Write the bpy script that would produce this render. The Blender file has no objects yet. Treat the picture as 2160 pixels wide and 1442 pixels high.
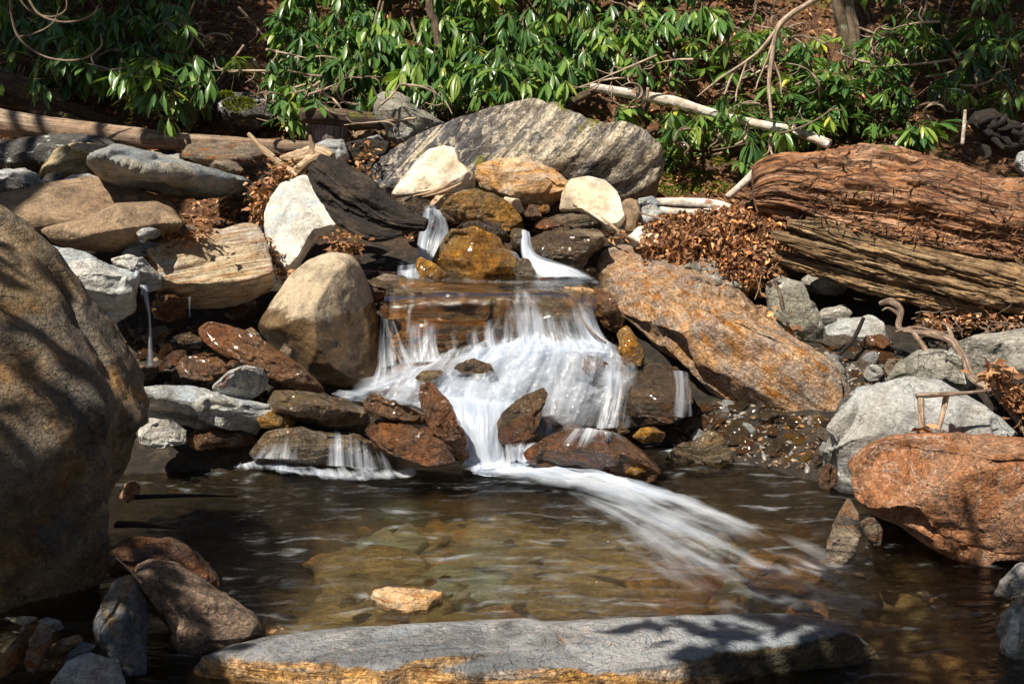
import bpy, math, random
import numpy as np
from mathutils import Vector

# ---------------------------------------------------------------- camera, sky, sun
S = bpy.context.scene
R = math.radians
CAM = np.array([0.0, 0.0, 1.4]); PITCH = R(12.0)
cam_d = bpy.data.cameras.new('camera'); cam_o = bpy.data.objects.new('camera', cam_d)
S.collection.objects.link(cam_o); S.camera = cam_o
cam_o.location = CAM; cam_o.rotation_euler = (R(90) - PITCH, 0, 0)
cam_d.lens = 40; cam_d.sensor_width = 36; cam_d.clip_start = 0.05; cam_d.clip_end = 500
cam_d.dof.use_dof = True; cam_d.dof.focus_distance = 4.9; cam_d.dof.aperture_fstop = 22
SUN_EL, SUN_AZ = R(56), R(-40)            # azimuth of the sun seen from the stream: behind the camera, to the left
sv = np.array([math.sin(SUN_AZ) * math.cos(SUN_EL), -math.cos(SUN_AZ) * math.cos(SUN_EL), math.sin(SUN_EL)])
w = bpy.data.worlds.new('World'); S.world = w; w.use_nodes = True
wn = w.node_tree.nodes; wl = w.node_tree.links
sky = wn.new('ShaderNodeTexSky'); sky.sky_type = 'NISHITA'; sky.sun_disc = False
sky.sun_elevation = SUN_EL; sky.sun_rotation = math.atan2(sv[0], sv[1])
wl.new(sky.outputs[0], wn['Background'].inputs['Color']); wn['Background'].inputs['Strength'].default_value = 0.034
ld = bpy.data.lights.new('sun', 'SUN'); ld.energy = 5.0; ld.angle = R(0.5); ld.color = (1.0, 0.92, 0.79)
lo = bpy.data.objects.new('sun', ld); S.collection.objects.link(lo)
lo.rotation_euler = Vector(sv).to_track_quat('Z', 'Y').to_euler()
S.view_settings.view_transform = 'Standard'; S.view_settings.look = 'None'
S.view_settings.exposure = 0.62; S.view_settings.gamma = 1.0
S.render.engine = 'CYCLES'
S.cycles.use_denoising = True; S.cycles.max_bounces = 8; S.cycles.transparent_max_bounces = 24
S.cycles.sample_clamp_indirect = 4.0

# ---------------------------------------------------------------- helpers
C = S.collection
K = 0.45 / 1080
FWD = np.array([0, math.cos(PITCH), -math.sin(PITCH)]); UP = np.array([0, math.sin(PITCH), math.cos(PITCH)])
def ray(px, py): return FWD + (px - 1080) * K * np.array([1.0, 0, 0]) + (721 - py) * K * UP
def at(px, py, Y):
    d = ray(px, py); return CAM + d * (Y / d[1])
def atz(px, py, z=0.0):
    d = ray(px, py); return CAM + d * ((z - CAM[2]) / d[2])

rng = np.random.RandomState(7)
_perm = rng.permutation(256); _perm = np.concatenate([_perm, _perm, _perm])
_g = rng.normal(size=(256, 3)); _g /= np.linalg.norm(_g, axis=1)[:, None]
def pn(P, seed=0.0):
    P = np.asarray(P, float) + np.array([seed * 17.13, seed * 5.71, seed * 9.37])
    I = np.floor(P).astype(int); Fr = P - I; I &= 255
    u = Fr * Fr * Fr * (Fr * (Fr * 6 - 15) + 10)
    out = 0
    for dx in (0, 1):
        wx = u[:, 0] if dx else 1 - u[:, 0]
        for dy in (0, 1):
            wy = u[:, 1] if dy else 1 - u[:, 1]
            for dz in (0, 1):
                wz = u[:, 2] if dz else 1 - u[:, 2]
                h = _perm[_perm[_perm[(I[:, 0] + dx) & 255] + ((I[:, 1] + dy) & 255)] + ((I[:, 2] + dz) & 255)]
                gv = _g[h & 255]
                out = out + wx * wy * wz * (gv[:, 0] * (Fr[:, 0] - dx) + gv[:, 1] * (Fr[:, 1] - dy) + gv[:, 2] * (Fr[:, 2] - dz))
    return out * 1.5
def fbm(P, seed=0, octs=5, gain=0.5):
    a = 1.0; s = 0; P = np.asarray(P, float)
    for o in range(octs):
        s = s + a * pn(P * (2.03 ** o), seed + o * 1.7); a *= gain
    return s
def ridged(P, seed=0, octs=4):
    a = 1.0; s = 0
    for o in range(octs):
        s = s + a * (1 - 2 * np.abs(pn(P * (2.1 ** o), seed + o * 2.3))); a *= 0.5
    return s - 1.0

def build(name, V, F, mat=None, parent=None, loc=(0, 0, 0), uv=None, attrs=None, smooth=True):
    V = np.asarray(V, float) - np.asarray(loc, float)
    F = np.asarray(F, int); n, k = F.shape
    me = bpy.data.meshes.new(name)
    me.vertices.add(len(V)); me.vertices.foreach_set('co', V.ravel())
    me.loops.add(n * k); me.loops.foreach_set('vertex_index', F.ravel())
    me.polygons.add(n); me.polygons.foreach_set('loop_start', np.arange(0, n * k, k)); me.polygons.foreach_set('loop_total', np.full(n, k))
    if uv is not None:
        l = me.uv_layers.new(name='UVMap'); l.data.foreach_set('uv', np.asarray(uv, float)[F.ravel()].ravel())
    for an, av in (attrs or {}).items():
        a = me.attributes.new(an, 'FLOAT', 'POINT'); a.data.foreach_set('value', np.asarray(av, float))
    me.update(calc_edges=True); me.validate()
    me.polygons.foreach_set('use_smooth', np.full(len(me.polygons), smooth))
    if mat: me.materials.append(mat)
    o = bpy.data.objects.new(name, me); C.objects.link(o)
    if parent is not None:
        o.parent = parent; o.location = np.asarray(loc) - np.asarray(parent.location)
    else: o.location = loc
    return o
def tag(o, label=None, cat=None, group=None, kind=None):
    if label: o['label'] = label
    if cat: o['category'] = cat
    if group: o['group'] = group
    if kind: o['kind'] = kind
    return o
def thing(name, loc, label, cat, group=None):
    o = bpy.data.objects.new(name, None); o.empty_display_size = 0.1; C.objects.link(o); o.location = loc
    return tag(o, label, cat, group)
def grid_faces(nu, nv, wrap=False):
    # vertex index = j*nu + i
    i = np.arange(nu if wrap else nu - 1); j = np.arange(nv - 1)
    I, J = np.meshgrid(i, j); I = I.ravel(); J = J.ravel(); I2 = (I + 1) % nu
    return np.stack([J * nu + I, J * nu + I2, (J + 1) * nu + I2, (J + 1) * nu + I], 1)
def catmull(P, n):
    P = np.asarray(P, float); m = len(P)
    if m == 2: t = np.linspace(0, 1, n)[:, None]; return P[0] * (1 - t) + P[1] * t
    Q = np.vstack([2 * P[0] - P[1], P, 2 * P[-1] - P[-2]])
    t = np.linspace(0, m - 1 - 1e-9, n); i = t.astype(int); f = (t - i)[:, None]
    a, b, c, d = Q[i], Q[i + 1], Q[i + 2], Q[i + 3]
    return 0.5 * (2 * b + (c - a) * f + (2 * a - 5 * b + 4 * c - d) * f ** 2 + (3 * b - a - 3 * c + d) * f ** 3)

# ---------------------------------------------------------------- material helpers
class NT:
    def __init__(s, name):
        s.m = bpy.data.materials.new(name); s.m.use_nodes = True
        s.n = s.m.node_tree.nodes; s.l = s.m.node_tree.links
        s.bsdf = s.n['Principled BSDF']; s.out = s.n['Material Output']
    def node(s, t, **kw):
        o = s.n.new(t)
        for k, v in kw.items():
            if k.startswith('_'): setattr(o, k[1:], v)
        return o
    def lk(s, a, b): s.l.new(a, b)
    def setin(s, o, i, v):
        if v is None: return
        if hasattr(v, 'is_linked') or isinstance(v, bpy.types.NodeSocket): s.l.new(v, o.inputs[i])
        else: o.inputs[i].default_value = v
    def noise(s, vec, scale, detail=5, rough=0.55, dist=0.0, out=0):
        o = s.n.new('ShaderNodeTexNoise'); s.setin(o, 'Vector', vec)
        o.inputs['Scale'].default_value = scale; o.inputs['Detail'].default_value = detail
        o.inputs['Roughness'].default_value = rough; o.inputs['Distortion'].default_value = dist
        return o.outputs[out]
    def vor(s, vec, scale, feature='F1', out='Distance'):
        o = s.n.new('ShaderNodeTexVoronoi'); o.feature = feature; s.setin(o, 'Vector', vec)
        o.inputs['Scale'].default_value = scale; return o.outputs[out]
    def mapping(s, vec, scale=(1, 1, 1), rot=(0, 0, 0), loc=(0, 0, 0)):
        o = s.n.new('ShaderNodeMapping'); s.l.new(vec, o.inputs[0])
        o.inputs['Scale'].default_value = scale; o.inputs['Rotation'].default_value = rot; o.inputs['Location'].default_value = loc
        return o.outputs[0]
    def rng(s, v, a, b, c=0.0, d=1.0, smooth=True):
        o = s.n.new('ShaderNodeMapRange'); s.l.new(v, o.inputs[0])
        if smooth: o.interpolation_type = 'SMOOTHSTEP'
        for i, x in zip((1, 2, 3, 4), (a, b, c, d)): o.inputs[i].default_value = x
        return o.outputs[0]
    def math(s, op, a, b=None, clamp=False):
        o = s.n.new('ShaderNodeMath'); o.operation = op; o.use_clamp = clamp
        s.setin(o, 0, a); s.setin(o, 1, b); return o.outputs[0]
    def mix(s, f, a, b, mode='MIX'):
        o = s.n.new('ShaderNodeMix'); o.data_type = 'RGBA'; o.blend_type = mode
        s.setin(o, 0, f)
        for i, v in ((6, a), (7, b)):
            if isinstance(v, (tuple, list)): o.inputs[i].default_value = (*v[:3], 1)
            else: s.l.new(v, o.inputs[i])
        return o.outputs[2]
    def ramp(s, f, stops):
        o = s.n.new('ShaderNodeValToRGB'); s.l.new(f, o.inputs[0]); e = o.color_ramp.elements
        while len(e) < len(stops): e.new(0.5)
        for k, (p, c) in enumerate(stops): e[k].position = p; e[k].color = (*c, 1)
        return o.outputs[0]
    def bump(s, h, strength, dist=0.01, normal=None):
        o = s.n.new('ShaderNodeBump'); s.l.new(h, o.inputs['Height']); o.inputs['Strength'].default_value = strength
        o.inputs['Distance'].default_value = dist
        if normal is not None: s.l.new(normal, o.inputs['Normal'])
        return o.outputs[0]
    def coord(s, which='Object'):
        o = s.n.new('ShaderNodeTexCoord'); return o.outputs[which]
    def attr(s, name):
        o = s.n.new('ShaderNodeAttribute'); o.attribute_name = name; return o.outputs['Fac']

_rm = [0]
def rock_mat(name, a, b, c, strata=0.3, sdir=(0, 0, 0), sfreq=10, rust=0.0, rustc=(.30, .11, .03), speck=0.5,
             moss=0.0, wetz=None, rough=0.8, dark=None, bump=0.6, scale=1.0, pits=0.0, lichen=0.0, veins=0.0, cap=None, fleck=0.0, zone=None, bands=0.0):
    """a, b: the two body colours; c: colour of the strata bands."""
    _rm[0] += 1; sd = _rm[0] * 3.7
    t = NT(name); co = t.coord()
    oi = t.n.new('ShaderNodeObjectInfo')
    va = t.n.new('ShaderNodeVectorMath'); va.operation = 'MULTIPLY_ADD'
    t.l.new(oi.outputs['Random'], va.inputs[0]); va.inputs[1].default_value = (37, 19, 53); va.inputs[2].default_value = (sd, sd * 2, 0)
    vb = t.n.new('ShaderNodeVectorMath'); t.l.new(co, vb.inputs[0]); t.l.new(va.outputs[0], vb.inputs[1]); co = vb.outputs[0]
    n1 = t.noise(co, 3.5 * scale, 9, 0.62, 0.6)
    col = t.mix(t.rng(n1, 0.42, 0.58), a, b)
    st = t.mapping(t.mapping(co, (1, 1, 1), sdir), (1.6, 1.6, sfreq))
    ns = t.noise(st, 2.2, 8, 0.6, 0.8)
    col = t.mix(t.math('MULTIPLY', t.rng(ns, 0.42, 0.66), strata, True), col, c)
    dk = t.rng(t.noise(co, 9 * scale, 8, 0.72, 0.4), 0.32, 0.56, 0.42, 1.12)
    col = t.mix(0.8, col, dk, 'MULTIPLY')
    if rust:
        nr = t.noise(st if strata > .5 else co, 2.6 * scale, 7, 0.65, 0.9)
        col = t.mix(t.rng(nr, 0.60 - 0.25 * rust, 0.76 - 0.25 * rust), col, t.mix(t.rng(t.noise(co, 14, 4), .35, .65), rustc, tuple(x * .45 for x in rustc)))
    if dark:
        nd = t.noise(co, 1.9 * scale, 7, 0.7, 0.8)
        col = t.mix(t.rng(nd, 0.52, 0.64), col, dark)
    if lichen:
        nl = t.noise(co, 7, 6, .7, 1.2)
        col = t.mix(t.rng(nl, 0.60 - .12 * lichen, 0.66 - .1 * lichen), col, (.62, .62, .56))
    if veins:
        vz = t.noise(t.mapping(co, (1, 1, 1), (0.4, 0.9, 0.2)), 5, 3, .5, 2.0)
        vv = t.math('ABSOLUTE', t.math('SUBTRACT', vz, 0.5))
        col = t.mix(t.math('MULTIPLY', t.rng(vv, 0.0, 0.018, 1.0, 0.0), veins), col, (.75, .72, .66))
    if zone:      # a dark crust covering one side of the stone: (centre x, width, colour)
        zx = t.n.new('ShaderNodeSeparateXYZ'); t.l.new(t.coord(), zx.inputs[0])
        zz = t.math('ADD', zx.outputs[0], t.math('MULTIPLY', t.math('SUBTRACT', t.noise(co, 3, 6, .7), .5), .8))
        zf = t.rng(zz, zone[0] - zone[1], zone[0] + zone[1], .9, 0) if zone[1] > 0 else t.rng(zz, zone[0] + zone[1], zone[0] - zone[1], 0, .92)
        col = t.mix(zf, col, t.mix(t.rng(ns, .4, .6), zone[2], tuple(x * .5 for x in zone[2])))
    if bands:
        bd = t.noise(t.mapping(st, (.4, .4, 1.5)), 3.0, 3, .55, .25)
        col = t.mix(t.math('MULTIPLY', t.rng(bd, .44, .52, 1, 0), bands), col, t.mix(1.0, col, (.34, .32, .32), 'MULTIPLY'))
        col = t.mix(t.math('MULTIPLY', t.rng(bd, .56, .62), bands), col, (.68, .58, .42))
    if fleck:
        fl = t.noise(t.mapping(st, (1, 1, .45)), 9, 5, .7, .6)
        col = t.mix(t.math('MULTIPLY', t.rng(fl, .52, .58), fleck), col, (.66, .58, .46))
    if strata > .25:
        ln = t.rng(t.math('ABSOLUTE', t.math('SUBTRACT', t.noise(t.mapping(st, (1, 1, 1.7)), 2.6, 5, .6, .5), .5)), 0.0, 0.022, 1.0, 0.0)
        col = t.mix(t.math('MULTIPLY', ln, min(.75, strata)), col, t.mix(1.0, col, (.28, .24, .22), 'MULTIPLY'))
    gr = t.vor(co, 75, out='Color'); gx = t.n.new('ShaderNodeSeparateXYZ'); t.l.new(gr, gx.inputs[0])
    col = t.mix(1.0, col, t.rng(gx.outputs[0], 0, 1, 1 - .38 * speck, 1 + .38 * speck, False), 'MULTIPLY')
    sp = t.rng(t.noise(co, 95, 3, 0.7), 0.33, 0.67, 1 - speck * .55, 1 + speck * .45, False)
    col = t.mix(1.0, col, sp, 'MULTIPLY')
    fine = t.noise(co, 38, 7, 0.68)
    if pits:
        pv = t.vor(co, 70); pm = t.rng(pv, 0.10, 0.22, 1.0, 0.0)
        pm = t.math('MULTIPLY', pm, t.rng(t.noise(co, 6, 3), .45, .6)); pm = t.math('MULTIPLY', pm, pits)
        col = t.mix(pm, col, (.05, .04, .03))
    cr = t.vor(t.mapping(t.noise(co, 2.2, 4, .6, 0.5, 1), (2.2, 2.2, 2.2)), 2.6 * scale, 'DISTANCE_TO_EDGE')
    crack = t.rng(cr, 0.0, 0.012, 0.0, 1.0)
    col = t.mix(0.45, col, t.mix(crack, (.25, .22, .2), (1, 1, 1)), 'MULTIPLY')
    rg = rough
    if cap:   # grey colour of the upward faces, lightened to paint in sky sheen
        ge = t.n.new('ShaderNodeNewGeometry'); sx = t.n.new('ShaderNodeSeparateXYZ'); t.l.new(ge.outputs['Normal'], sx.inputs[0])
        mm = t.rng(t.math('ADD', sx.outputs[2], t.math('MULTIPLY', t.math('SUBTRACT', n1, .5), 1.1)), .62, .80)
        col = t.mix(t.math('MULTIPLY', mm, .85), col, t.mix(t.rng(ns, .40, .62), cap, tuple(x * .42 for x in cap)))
    if moss:
        ge = t.n.new('ShaderNodeNewGeometry'); sx = t.n.new('ShaderNodeSeparateXYZ'); t.l.new(ge.outputs['Normal'], sx.inputs[0])
        mm = t.math('MULTIPLY', t.rng(sx.outputs[2], 0.1, 0.7), t.rng(t.noise(co, 4.5, 7, .7), 0.60 - .2 * moss, 0.68 - .2 * moss))
        col = t.mix(mm, col, t.mix(t.noise(co, 40, 3), (.05, .07, .01), (.26, .24, .03)))
    hs = t.n.new('ShaderNodeHueSaturation'); hs.inputs['Saturation'].default_value = 1.06; t.l.new(col, hs.inputs['Color']); col = hs.outputs[0]
    t.lk(col, t.bsdf.inputs['Base Color'])
    t.bsdf.inputs['Roughness'].default_value = rg
    if wetz is not None:
        ge = t.n.new('ShaderNodeNewGeometry'); sx = t.n.new('ShaderNodeSeparateXYZ'); t.l.new(ge.outputs['Position'], sx.inputs[0])
        wz = t.math('ADD', sx.outputs[2], t.math('MULTIPLY', t.math('SUBTRACT', t.noise(co, 5, 6, .65), 0.5), 0.28))
        wet = t.rng(wz, wetz - 0.015, wetz + 0.015, 1.0, 0.0)
        colw = t.mix(wet, col, t.mix(1.0, col, ((.66, .57, .47) if wetz > 5 else (.36, .29, .22)), 'MULTIPLY'))
        t.lk(colw, t.bsdf.inputs['Base Color'])
        rr = t.rng(wet, 0, 1, rg, 0.16, False)
        rr = t.math('ADD', rr, t.math('MULTIPLY', t.noise(co, 20, 3), 0.12))
        t.lk(rr, t.bsdf.inputs['Roughness'])
        t.lk(t.math('MULTIPLY', wet, .9), t.bsdf.inputs['Coat Weight']); t.bsdf.inputs['Coat Roughness'].default_value = .07; t.bsdf.inputs['Coat IOR'].default_value = 1.36
    h = t.math('ADD', t.math('MULTIPLY', fine, 0.45), t.math('MULTIPLY', t.noise(co, 9, 7, .6), 0.9))
    h = t.math('ADD', h, t.math('MULTIPLY', ns, 1.1 * strata))
    h = t.math('ADD', h, t.math('MULTIPLY', crack, 0.18))
    h = t.math('ADD', h, t.math('MULTIPLY', sp, 0.10))
    t.lk(t.bump(h, min(1.0, bump * 1.25), 0.045), t.bsdf.inputs['Normal'])
    return t.m

def wood_mat(name, a, b, c, grain=40, along=3, rough=0.85, bump=0.8, moss=0.0, patch=None, dark=.35, cross=0.0):
    """grain runs along the V of the UV map (metres)."""
    t = NT(name); uv = t.coord('UV'); ob = t.coord()
    g1 = t.noise(t.mapping(uv, (grain, along, 1)), 1.0, 7, 0.65, 0.35)
    g2 = t.noise(t.mapping(uv, (grain * 3.1, along * 1.3, 1)), 1.0, 5, 0.6, 0.2)
    n = t.noise(ob, 5, 7, .65, .5)
    col = t.mix(t.rng(n, .36, .62), a, b)
    col = t.mix(t.rng(g1, .45, .68), col, c)
    col = t.mix(1.0, col, t.rng(g2, .32, .6, dark, 1.15), 'MULTIPLY')
    col = t.mix(.8, col, t.rng(t.noise(ob, 22, 6, .7), .3, .6, .5, 1.15), 'MULTIPLY')
    if patch:
        col = t.mix(t.rng(t.noise(t.mapping(uv, (6, 3, 1)), 1.0, 6, .7), .54, .60), col, patch)
    if moss:
        ge = t.n.new('ShaderNodeNewGeometry'); sx = t.n.new('ShaderNodeSeparateXYZ'); t.l.new(ge.outputs['Normal'], sx.inputs[0])
        mm = t.math('MULTIPLY', t.rng(sx.outputs[2], -0.1, 0.6), t.rng(t.noise(ob, 6, 6, .7), 0.62 - .2 * moss, 0.70 - .2 * moss))
        col = t.mix(mm, col, t.mix(t.noise(ob, 40, 3), (.04, .06, .01), (.20, .20, .03)))
    t.lk(col, t.bsdf.inputs['Base Color']); t.bsdf.inputs['Roughness'].default_value = rough
    h = t.math('ADD', g1, t.math('MULTIPLY', g2, .6)); h = t.math('ADD', h, t.math('MULTIPLY', t.noise(ob, 60, 4, .7), .3))
    if cross:
        wv = t.n.new('ShaderNodeVectorMath'); wv.operation = 'MULTIPLY_ADD'; t.l.new(t.noise(ob, 9, 4, .6, 0, 1), wv.inputs[0]); wv.inputs[1].default_value = (.06, .12, 0); t.l.new(uv, wv.inputs[2])
        ck = t.rng(t.vor(t.mapping(wv.outputs[0], (22, 6, 1)), 1.0, 'DISTANCE_TO_EDGE'), 0, .07, 0, 1)
        t.lk(t.mix(t.math('MULTIPLY', t.math('SUBTRACT', 1.0, ck), cross), col, (.03, .014, .007)), t.bsdf.inputs['Base Color'])
        h = t.math('ADD', h, t.math('MULTIPLY', ck, .5 * cross))
    t.lk(t.bump(h, bump, 0.02), t.bsdf.inputs['Normal'])
    return t.m

# ---------------------------------------------------------------- terrain
_py = [-60, -6, 1.0, 2.0, 2.45, 3.9, 4.3, 4.6, 4.9, 5.3, 6.0, 6.3, 7.0, 8.2, 10, 14, 30, 90]
_pz = [2.0, .5, .25, .0, -.3, -.32, -.16, .0, .33, .45, .66, .76, 1.16, 2.05, 3.6, 8, 16, 30]
_ry = [-60, -6, 1.0, 2.2, 2.9, 3.4, 3.9, 4.4, 4.7, 5.2, 6.0, 6.3, 7.0, 8.2, 10, 14, 30, 90]
_rz = [2.0, .5, .1, -.15, -.10, -.02, .08, .20, .28, .42, .66, .78, 1.16, 2.05, 3.6, 8, 16, 30]
_ly = [-60, -6, 1.0, 2.2, 3.2, 3.7, 4.15, 4.4, 4.8, 5.3, 6.0, 6.3, 7.0, 8.2, 10, 14, 30, 90]
_lz = [2.0, .5, .1, .0, -.12, -.14, -.02, .12, .22, .50, .70, .80, 1.16, 2.05, 3.6, 8, 16, 30]
def sst(x, a, b):
    t = np.clip((x - a) / (b - a), 0, 1); return t * t * (3 - 2 * t)
def H(x, y, detail=True):
    x = np.asarray(x, float); y = np.asarray(y, float)
    z = np.interp(y, _py, _pz)
    wr = sst(x, 0.45 + np.clip((4.3 - y), 0, 2) * .75, 1.3 + np.clip((4.3 - y), 0, 2) * .75)
    wl_ = sst(-x, 0.35 + np.clip((4.2 - y), 0, 2) * .35, 0.8 + np.clip((4.2 - y), 0, 2) * .35)
    z = z * (1 - wr) + np.interp(y, _ry, _rz) * wr
    z = z * (1 - wl_) + np.interp(y, _ly, _lz) * wl_
    far = sst(np.abs(x), 4, 14); z = z + far * 2.2
    if detail:
        sh = x.shape; P = np.stack([x.ravel(), y.ravel(), np.zeros(x.size)], 1)
        amp = sst(P[:, 1], 6.0, 7.5) * .12 + .025
        z = z + (fbm(P * 1.3, 3, 5) * amp + fbm(P * 7, 9, 3) * .012).reshape(sh)
    return z
def hill(px, py):
    """point where the ray of a pixel meets the ground"""
    d = ray(px, py); t = np.linspace(2.0, 14, 400); P = CAM + d[None] * t[:, None]
    h = H(P[:, 0], P[:, 1]); k = np.argmax(P[:, 2] < h)
    return P[k] if P[k, 2] < h[k] else P[-1]
gx = np.concatenate([-np.geomspace(70, 4.6, 22), np.linspace(-4.5, 5, 300), np.geomspace(5.1, 70, 22)])
gy = np.concatenate([-np.geomspace(60, 1.1, 20), np.linspace(-1, 2, 40), np.linspace(2.03, 9.5, 290), np.geomspace(9.6, 85, 25)])
GX, GY = np.meshgrid(gx, gy); GZ = H(GX, GY)
t = NT('forest_soil'); co = t.coord()
big = t.noise(co, 1.2, 5, .6)
lit = t.ramp(t.noise(co, 26, 8, .75, .8), [(.30, (.015, .008, .005)), (.44, (.08, .038, .02)), (.56, (.25, .115, .05)), (.75, (.38, .23, .12))])
grv = t.ramp(t.noise(co, 17, 8, .7, .3), [(.3, (.008, .006, .005)), (.52, (.04, .03, .02)), (.72, (.13, .095, .06))])
sx = t.n.new('ShaderNodeSeparateXYZ'); t.l.new(co, sx.inputs[0])
hm = t.rng(t.math('ADD', sx.outputs[2], t.math('MULTIPLY', t.noise(co, 3, 4), .3)), .75, .95)
col = t.mix(hm, grv, lit)
ms = t.math('MULTIPLY', t.rng(t.noise(co, 2.3, 6, .7), .56, .64), hm)
col = t.mix(ms, col, t.mix(t.noise(co, 50, 3), (.03, .05, .008), (.20, .22, .03)))
t.lk(col, t.bsdf.inputs['Base Color']); t.bsdf.inputs['Roughness'].default_value = .9
t.lk(t.bump(t.math('ADD', t.noise(co, 30, 8, .75), t.math('MULTIPLY', t.noise(co, 9, 4), 1.0)), 1.0, .04), t.bsdf.inputs['Normal'])
t_soil = t.m
g = build('ground', np.stack([GX, GY, GZ], -1).reshape(-1, 3), grid_faces(len(gx), len(gy)), t.m)
tag(g, kind='structure')

# ---------------------------------------------------------------- rocks
_ico = {}
def ico(sub):
    if sub not in _ico:
        import bmesh
        bm = bmesh.new(); bmesh.ops.create_icosphere(bm, subdivisions=sub, radius=1)
        V = np.array([v.co[:] for v in bm.verts]); F = np.array([[v.index for v in f.verts] for f in bm.faces]); bm.free()
        _ico[sub] = (V, F)
    return _ico[sub]
def vnorm(V, F):
    n = np.cross(V[F[:, 1]] - V[F[:, 0]], V[F[:, 2]] - V[F[:, 0]]); N = np.zeros_like(V)
    for k in range(F.shape[1]): np.add.at(N, F[:, k], n)
    return N / (np.linalg.norm(N, axis=1)[:, None] + 1e-12)
_seed = [0]
def rock(name, label, pts, Y, D, mat, sub=5, yaw=0, lean=0, ridge=None, kt=0.9, kb=0.3, e=0.6, facets=9, fs=(.50, .86),
         amp=0.05, strata=0.0, sdir=(0.2, 0.1, 1), sfreq=14, db=None, rnd=1, group='rocks of the stream bed', cat='rock', seed=None, cen=None, fine=.35, chip=.08):
    """pts: outline in photo pixels; it is put on a plane through the rock's middle at distance Y, turned by yaw and lean;
    D: half thickness of the rock in front of that plane, db behind it."""
    _seed[0] += 1; sd = seed if seed is not None else _seed[0]
    if sub == 5 and max(p[0] for p in pts) - min(p[0] for p in pts) > 85: sub = 6
    rs = np.random.RandomState(1000 + sd)
    pts = np.array(pts, float)
    # centroid
    x, y = pts[:, 0], pts[:, 1]; x2, y2 = np.roll(x, -1), np.roll(y, -1); cr = x * y2 - x2 * y
    A = cr.sum() / 2; cx = ((x + x2) * cr).sum() / (6 * A); cy = ((y + y2) * cr).sum() / (6 * A)
    if cen: cx, cy = cen
    Cc = at(cx, cy, Y); f = Cc - CAM; f /= np.linalg.norm(f)
    r = np.cross(f, [0, 0, 1]); r /= np.linalg.norm(r); u = np.cross(r, f)
    if yaw:
        c, s_ = math.cos(R(yaw)), math.sin(R(yaw)); r, f = r * c - f * s_, f * c + r * s_    # +yaw: right side comes nearer
    if lean:
        c, s_ = math.cos(R(lean)), math.sin(R(lean)); u, f = u * c + f * s_, f * c - u * s_  # +lean: top tips away
    def pl(px, py):
        d = ray(px, py); k = np.dot(Cc - CAM, f) / np.dot(d, f); q = CAM + d * k - Cc
        return np.dot(q, r), np.dot(q, u)
    P2 = np.array([pl(a_, b_) for a_, b_ in pts])
    # radial function
    NT_ = 360; th = np.arange(NT_) * 2 * math.pi / NT_; RR = np.zeros(NT_)
    for i in range(len(P2)):
        p, q = P2[i], P2[(i + 1) % len(P2)]; e_ = q - p
        dx, dy = np.cos(th), np.sin(th)
        den = dx * e_[1] - dy * e_[0]; den = np.where(np.abs(den) < 1e-9, 1e-9, den)
        tt = (p[0] * e_[1] - p[1] * e_[0]) / den; ss = (p[0] * dy - p[1] * dx) / den
        ok = (tt > 0) & (ss >= -1e-6) & (ss <= 1 + 1e-6); RR = np.where(ok & (tt > RR), tt, RR)
    RR = RR * 1.01
    for _ in range(rnd): RR = (np.roll(RR, 1) + 2 * RR + np.roll(RR, -1)) / 4; RR = (np.roll(RR, 2) + 2 * RR + np.roll(RR, -2)) / 4
    V, F = ico(sub)
    size = (P2[:, 0].max() - P2[:, 0].min() + P2[:, 1].max() - P2[:, 1].min()) / 2
    # ico x -> r, z -> u, y -> f
    ang = np.arctan2(V[:, 2], V[:, 0]) % (2 * math.pi); k = ang / (2 * math.pi) * NT_; k0 = np.floor(k).astype(int) % NT_; kf = k - np.floor(k)
    Rv = RR[k0] * (1 - kf) + RR[(k0 + 1) % NT_] * kf
    cph = np.sqrt(V[:, 0] ** 2 + V[:, 2] ** 2); sph = np.abs(V[:, 1])
    rho = cph ** e; wd = sph ** e
    a = np.cos(ang) * Rv * rho; b = np.sin(ang) * Rv * rho
    db = D if db is None else db
    front = V[:, 1] < 0
    dep = np.where(front, -D * wd, db * wd)
    if ridge is not None:
        rp = np.array([pl(a_, b_) for a_, b_ in ridge]); rp = rp[np.argsort(rp[:, 0])]
        br = np.interp(a, rp[:, 0], rp[:, 1])
        # outline upper / lower at a
        ax = np.cos(th) * RR; bx = np.sin(th) * RR; ga = np.linspace(ax.min(), ax.max(), 162)[1:-1]
        x0_, x1_, y0_, y1_ = ax, np.roll(ax, -1), bx, np.roll(bx, -1)
        hit = ((x0_[None] <= ga[:, None]) & (x1_[None] > ga[:, None])) | ((x1_[None] <= ga[:, None]) & (x0_[None] > ga[:, None]))
        yy = y0_[None] + (y1_ - y0_)[None] * (ga[:, None] - x0_[None]) / np.where(np.abs(x1_ - x0_) < 1e-9, 1e-9, x1_ - x0_)[None]
        bu = np.interp(a, ga, np.where(hit, yy, -9e9).max(1)); bl = np.interp(a, ga, np.where(hit, yy, 9e9).min(1))
        mg = np.clip((bu - bl) * .12, 0, .06 * size)
        br = np.clip(br, bl + mg, bu - mg)
        tu = np.clip((b - br) / np.maximum(bu - br, 1e-4), 0, 1); tl = np.clip((br - b) / np.maximum(br - bl, 1e-4), 0, 1)
        wr = np.where(b >= br, (1 - tu) ** kt, (1 - tl) ** kb)
        wr = wr * np.clip(wd * 2.2, 0, 1)
        wr = .85 * wr + .15 * wd
        dep = np.where(front, -D * wr, dep)
    Q = np.stack([a, dep, b], 1)
    # broken faces, cut only on the side that is not the outline
    sc_ = np.array([np.abs(P2[:, 0]).max(), max(D, .02), np.abs(P2[:, 1]).max()]); Q = Q / sc_
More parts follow.
